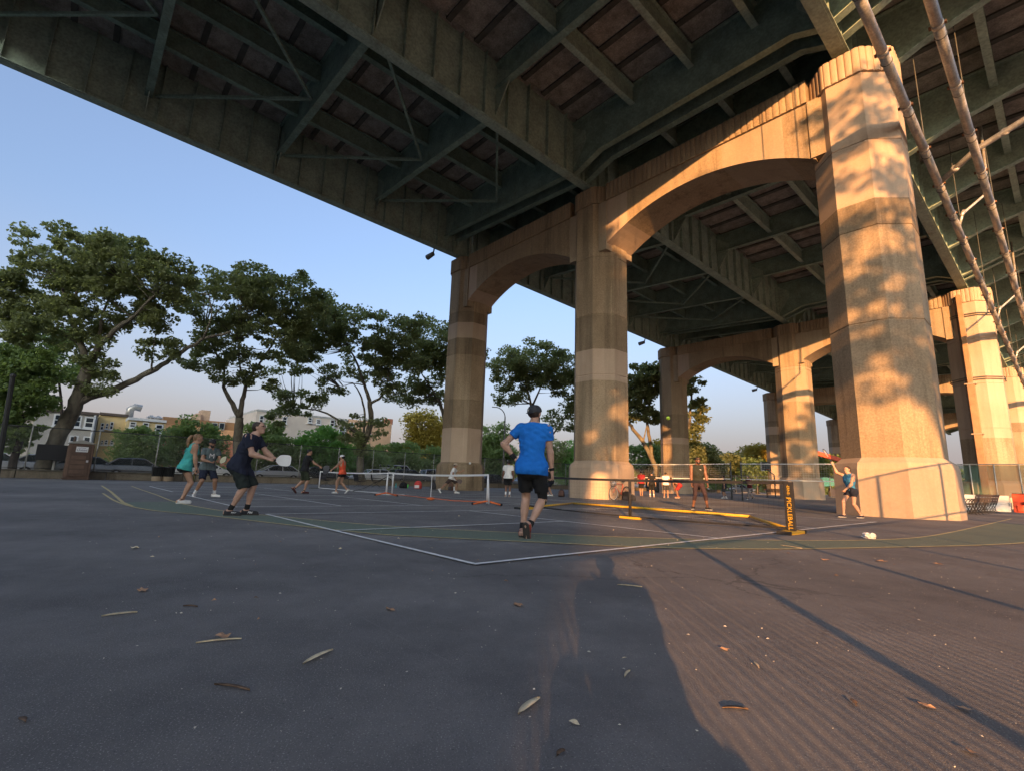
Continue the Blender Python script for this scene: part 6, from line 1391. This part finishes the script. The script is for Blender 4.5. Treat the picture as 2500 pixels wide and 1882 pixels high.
# barriers
t = thing('jersey_barrier', 'white concrete barrier behind the hooped bench', 'barrier', (-3.2,38.3,0), group='barriers along the screened fence')
def jersey(T, x0, x1, y, m, n='barrier_body'):
    return MB().prism([(-.3,0),(.3,0),(.3,.12),(.13,.4),(.10,.85),(-.10,.85),(-.13,.4),(-.3,.12)], lambda u,v,w_: (w_, y+u, v), x0, x1).build(n, m, T, bevel=.02)
jersey(t, -6.4, -2.6, 38.4, mat('white_barrier', (.60,.58,.54), var=.1)); MB().box(-2.62,38.2,.2,-2.56,38.6,.5).build('end_lug', MATS['white_barrier'], t)
ORB = mat('orange_barrier_plastic', (.66,.085,.035), rough=.5, var=.12, scale=2)
for i, (x0, lab) in enumerate(((-2.5,'orange red water barrier at the right edge next to the white barrier'), (-.35,'orange red water barrier beyond the first one at the right edge'))):
    t = thing('water_barrier', lab, 'barrier', (x0+1,38.4,0), group='orange water barriers'); mb = MB().prism([(-.25,0),(.25,0),(.25,.25),(.16,.45),(.16,.95),(-.16,.95),(-.16,.45),(-.25,.25)], lambda u,v,w_: (w_, 38.3+u, v), x0, x0+2.05); mb.build('barrier_body', ORB, t, bevel=.03)
    for k in range(2): MB().box(x0+.45+k*.8,37.93,.42,x0+.9+k*.8,38.2,.58).build('fork_slot', BTAPE, t)
    for k in range(3): MB().box(x0+.15+k*.75,38.0,.05,x0+.4+k*.75,38.08,.38).build('moulded_rib', ORB, t, bevel=.02)
    MB().tube([(x0+.02,38.3,.85),(x0+2.03,38.3,.85)], .15, 10).build('top_roll', ORB, t, True)
# basketball hoop, boom lift, canopy
q = atD(1875,1218,56); t = thing('basketball_hoop', 'basketball backboard on a pole left of the second row column', 'hoop', (q[0],q[1],0))
MB().tube([(q[0]+.6,q[1]+.6,0),(q[0]+.6,q[1]+.6,2.4),(q[0],q[1],3.1)], .07, 8).build('pole', DARKPIPE, t)
a = R0; c = np.array((q[0],q[1],3.35)); MB().obox(c, a*.55, F0*.03, np.array((0,0,.48))).build('backboard', mat('backboard_dark', (.05,.055,.06), var=.1), t)
for e, s_ in ((a*.55, 0),): MB().obox(c-a*.56-F0*.02, a*.03, F0*.03, np.array((0,0,.5))).build('white_edge', WHM, t); MB().obox(c-a*.40-np.array((0,0,.48))-F0*.02, a*.16, F0*.03, np.array((0,0,.03))).build('white_edge', WHM, t)
MB().tube([c-F0*.35+np.array((.22*math.cos(k),.22*math.sin(k),-.35)) for k in np.linspace(0,6.28,14)], .015, 4).build('rim', ORM, t)
t = thing('boom_lift', 'red boom of a lift rising between the second row column and the big column', 'lift', tuple(atD(2200,1215,58)*(1,1,0)))
b0, b1 = atD(1985,1103,58), atD(2330,1205,58); MB().bar(b0, b1, .42, .5).build('boom', mat('red_boom_paint', (.56,.09,.04), rough=.45, var=.1), t, bevel=.03); MB().bar(b1, b1*(1,1,0)+np.array((0,0,.9)), .5, .5).build('turret', mat('red_boom_paint', (.5,.08,.03)), t); bb_ = b1*(1,1,0); MB().box(bb_[0]-1.6,bb_[1]-1,.35,bb_[0]+1.6,bb_[1]+1,.95).build('chassis', DARKPIPE, t)
for ex in (-1.1,1.1):
    for ey in (-1.05,1.05): MB().tube([(bb_[0]+ex,bb_[1]+ey-.15,.42),(bb_[0]+ex,bb_[1]+ey+.15,.42)], .42, 14).build('wheel', TYRE, t)
t = thing('canopy_tent', 'teal shade canopy behind the far fence left of the big column', 'tent', tuple(atD(2040,1215,72)*(1,1,0)))
c = atD(2035,1175,72); MB().add([c-R0*3.2+np.array((0,0,-.9)), c+R0*3.6+np.array((0,0,-.2)), c+R0*3.2+F0*4+np.array((0,0,-.6)), c-R0*3+F0*4+np.array((0,0,-.2)), c+F0*2+np.array((0,0,.7))], [(0,1,4),(1,2,4),(2,3,4),(3,0,4)]).build('fabric', mat('teal_canvas', (.08,.30,.30), var=.15), t)
for k in (c-R0*3.2, c+R0*3.6): MB().tube([k*(1,1,0), k+np.array((0,0,-.4))], .05, 6).build('pole', FPOST, t)
# balls
b = MB().ball(atD(1631,1020,9.5), .037, n=14, m=10).build('ball', mat('neon_ball', (.55,.75,.06), rough=.5, var=.05), None, True); tag(b, 'neon yellow ball in the air in front of the second row left column', 'ball', 'balls in play')
b = MB().ball(atD(1147.5,1130,20), .045, n=12, m=8).build('ball', WTAPE, None, True); tag(b, 'white ball in the air in front of the leftmost column base', 'ball', 'balls in play')
# ================================================================== LITTER
STRAW = mat('dry_reed', (.80,.64,.40), rough=.75, var=.25, scale=20); STRAWD = mat('brown_reed', (.20,.12,.07), rough=.8, var=.3, scale=20); DLEAF = mat('dead_leaf', (.40,.23,.13), rough=.8, var=.35, scale=25); PAPER = mat('litter_paper', (.62,.62,.62), rough=.8, var=.05)
def blade(label, p, q, wd, m, tw=.3, name='dry_reed_blade', cat='reed', group='dry reed pieces on the asphalt'):
    A, B_ = onZ(*p), onZ(*q); d = B_-A; L = np.linalg.norm(d); d /= L; sd = np.array((-d[1],d[0],0)); mb = MB(); n = 7; vs = []
    for i in range(n):
        u = i/(n-1); w2 = .68*wd*(.35+1.3*u*(1-u)*2 if i not in (0,) else .05)*(.25 if i == n-1 else 1); c = A+d*L*u+np.array((0,0,.004+.003*math.sin(3.1*u)))+sd*.02*L*math.sin(2.5*u)
        vs += [c-sd*w2/2+np.array((0,0,.006)), c, c+sd*w2/2+np.array((0,0,.007)), c+np.array((0,0,.004))]
    fs = [(4*i+k,4*i+(k+1)%4,4*i+4+(k+1)%4,4*i+4+k) for i in range(n-1) for k in range(4)]
    o = mb.add(vs, fs).build(name, m, None, True); return tag(o, label, cat, group)
z7 = lambda x, y: (x*.5877, 1280+y*.5879)
z6 = lambda x, y: (1200+x*.5877, 1280+y*.5879)
blade('pale dry reed lying alone at the left of the asphalt', z7(420,385), z7(570,368), .030, STRAW)
blade('long thin pale reed under a curled brown leaf', z7(812,497), z7(1003,480), .014, STRAW)
blade('broad pale reed with a pointed tip, near the middle left', z7(1257,585), z7(1385,525), .036, STRAW)
blade('dark brown reed stick at lower left', z7(888,670), z7(1035,696), .020, STRAWD)
blade('thick split reed end nearest the picture bottom', z6(110,795), z6(203,727), .040, STRAW)
blade('small brown reed sliver left of the middle', z7(760,342), z7(820,345), .018, STRAWD)
blade('bright reed crossing the edge of the photographer shadow', z6(522,252), z6(626,262), .026, STRAW)
blade('reed on the green band near the net post', z6(1200,86), z6(1290,100), .05, STRAW)
blade('grey reed in the ribbed sunlight at the bottom', z6(960,768), z6(1068,776), .018, STRAWD)
blade('short reed near the right bottom', z6(1492,733), z6(1518,760), .022, STRAWD)
blade('stubby reed lying left of the bottom middle', z6(270,970), z6(305,948), .022, STRAWD)
blade('short pale reed sliver left of the shadow', z6(552,640), z6(578,612), .018, STRAW)
blade('tiny reed piece in the sunlight', z6(1090,578), z6(1112,602), .016, STRAW)
blade('short reed at the lower left corner', z7(75,815), z7(105,828), .022, STRAWD)
def deadleaf(label, p, sz, m=DLEAF):
    c = onZ(*p); a = rng.uniform(0,6.28); mb = MB(); vs = [c+np.array((0,0,.012))]; n = 9
    for k in range(n):
        t = a+k*2*math.pi/n; r = sz*(.5+.35*(k%2)+.15*rng.random()); vs.append(c+np.array((r*math.cos(t), r*math.sin(t)*.7, .006+.03*sz/.06*rng.random()*.6)))
    o = mb.add(vs, [(0,1+k,1+(k+1)%n) for k in range(n)]).build('fallen_leaf', m, None); return tag(o, label, 'leaf', 'fallen leaves on the asphalt')
for p, s_, lab in ((z7(925,472),.055,'curled brown leaf resting on the long thin reed'), (z7(590,277),.05,'brown leaf left of the middle, nearer the courts'), (z7(1620,356),.045,'brown leaf near the middle of the asphalt'), (z7(2152,338),.04,'reddish leaf in front of the man in blue'), (z6(110,338),.05,'reddish leaf left of the photographer shadow'), (z6(968,522),.03,'orange leaf bit in the ribbed sunlight'), (z6(1965,775),.03,'orange leaf bit near the right bottom'), (z6(1808,762),.03,'round brown leaf near the right bottom'), (z6(1620,155),.07,'brown leaf lying beyond the green band'), (z6(1390,150),.06,'orange leaf just below the green band'), (z6(1855,167),.06,'orange leaf in the dark patch at the right'), (z7(555,100),.07,'pale leaf at the left in front of the woman in teal'), (z6(345,832),.025,'pale leaf bit at the bottom left of the shadow'), (z6(1995,955),.028,'star shaped leaf at the bottom right')):
    deadleaf(lab, p, s_, STRAW if 'pale' in lab else DLEAF)
mb = MB(); c = onZ(2122,1314); mb.ball(c+np.array((0,0,.035)), .10, .07, .05, 16, 10)
mb.v = [tuple(c+(np.array(q)-c)*(1+rng.normal(0,.16))) for q in mb.v]; mb.v = [(a,b_,max(z,.004)) for a,b_,z in mb.v]
o = mb.build('crumpled_bag', PAPER, None); tag(o, 'crumpled white plastic bag on the asphalt beyond the green band', 'bag')
# tiny grit, chips and petals nobody could count
n = 4200; gx = rng.uniform(-16, .8, n); gy = rng.uniform(.2, 12, n); V = []; Fq = []
for x, y in zip(gx, gy):
    if x*-.7507+y*.6606 < .8: continue
    s_ = rng.choice([.0025,.004,.006,.010], p=[.45,.3,.18,.07]); b_ = len(V); a = rng.uniform(0,3.14); e = rng.uniform(.3,1)
    for k in range(4): V.append((x+s_*math.cos(a+k*1.57)*(1 if k%2 else e), y+s_*math.sin(a+k*1.57)*(1 if k%2 else e), .003+.004*rng.random()))
    V.append((x, y, .004+s_*.5)); Fq += [(b_,b_+1,b_+4),(b_+1,b_+2,b_+4),(b_+2,b_+3,b_+4),(b_+3,b_,b_+4)]
build_np('grit', np.array(V), Fq, mat('pale_grit', (.58,.52,.42), rough=.8, var=.35, scale=60), None, kind='stuff')

# scraps of dry leaf and reed that nothing tells apart
for i in range(40):
    while True:
        x, y = rng.uniform(-9, .5), rng.uniform(.4, 7)
        if x*-.7507+y*.6606 > 1.2 and abs(x*.66+y*.75)/(x*-.7507+y*.6606) < .98: break
    a = rng.uniform(0, 6.28); L = rng.uniform(.010, .028); wd_ = L*rng.uniform(.12, .45); d = np.array((math.cos(a), math.sin(a), 0)); n_ = np.array((-d[1], d[0], 0)); c = np.array((x, y, .004)); up_ = np.array((0,0,rng.uniform(.003,.012)))
    o = MB().add([c-d*L, c-n_*wd_+up_*.4, c+n_*wd_+up_, c+d*L*.9+up_*.3, c+up_*1.3], [(0,1,4),(1,3,4),(3,2,4),(2,0,4)]).build('dry_scrap', [STRAW, STRAWD, DLEAF][i%3], None)
    tag(o, 'tiny scrap of dry leaf or reed lying loose on the asphalt', 'litter', 'tiny dry scraps strewn over the asphalt')
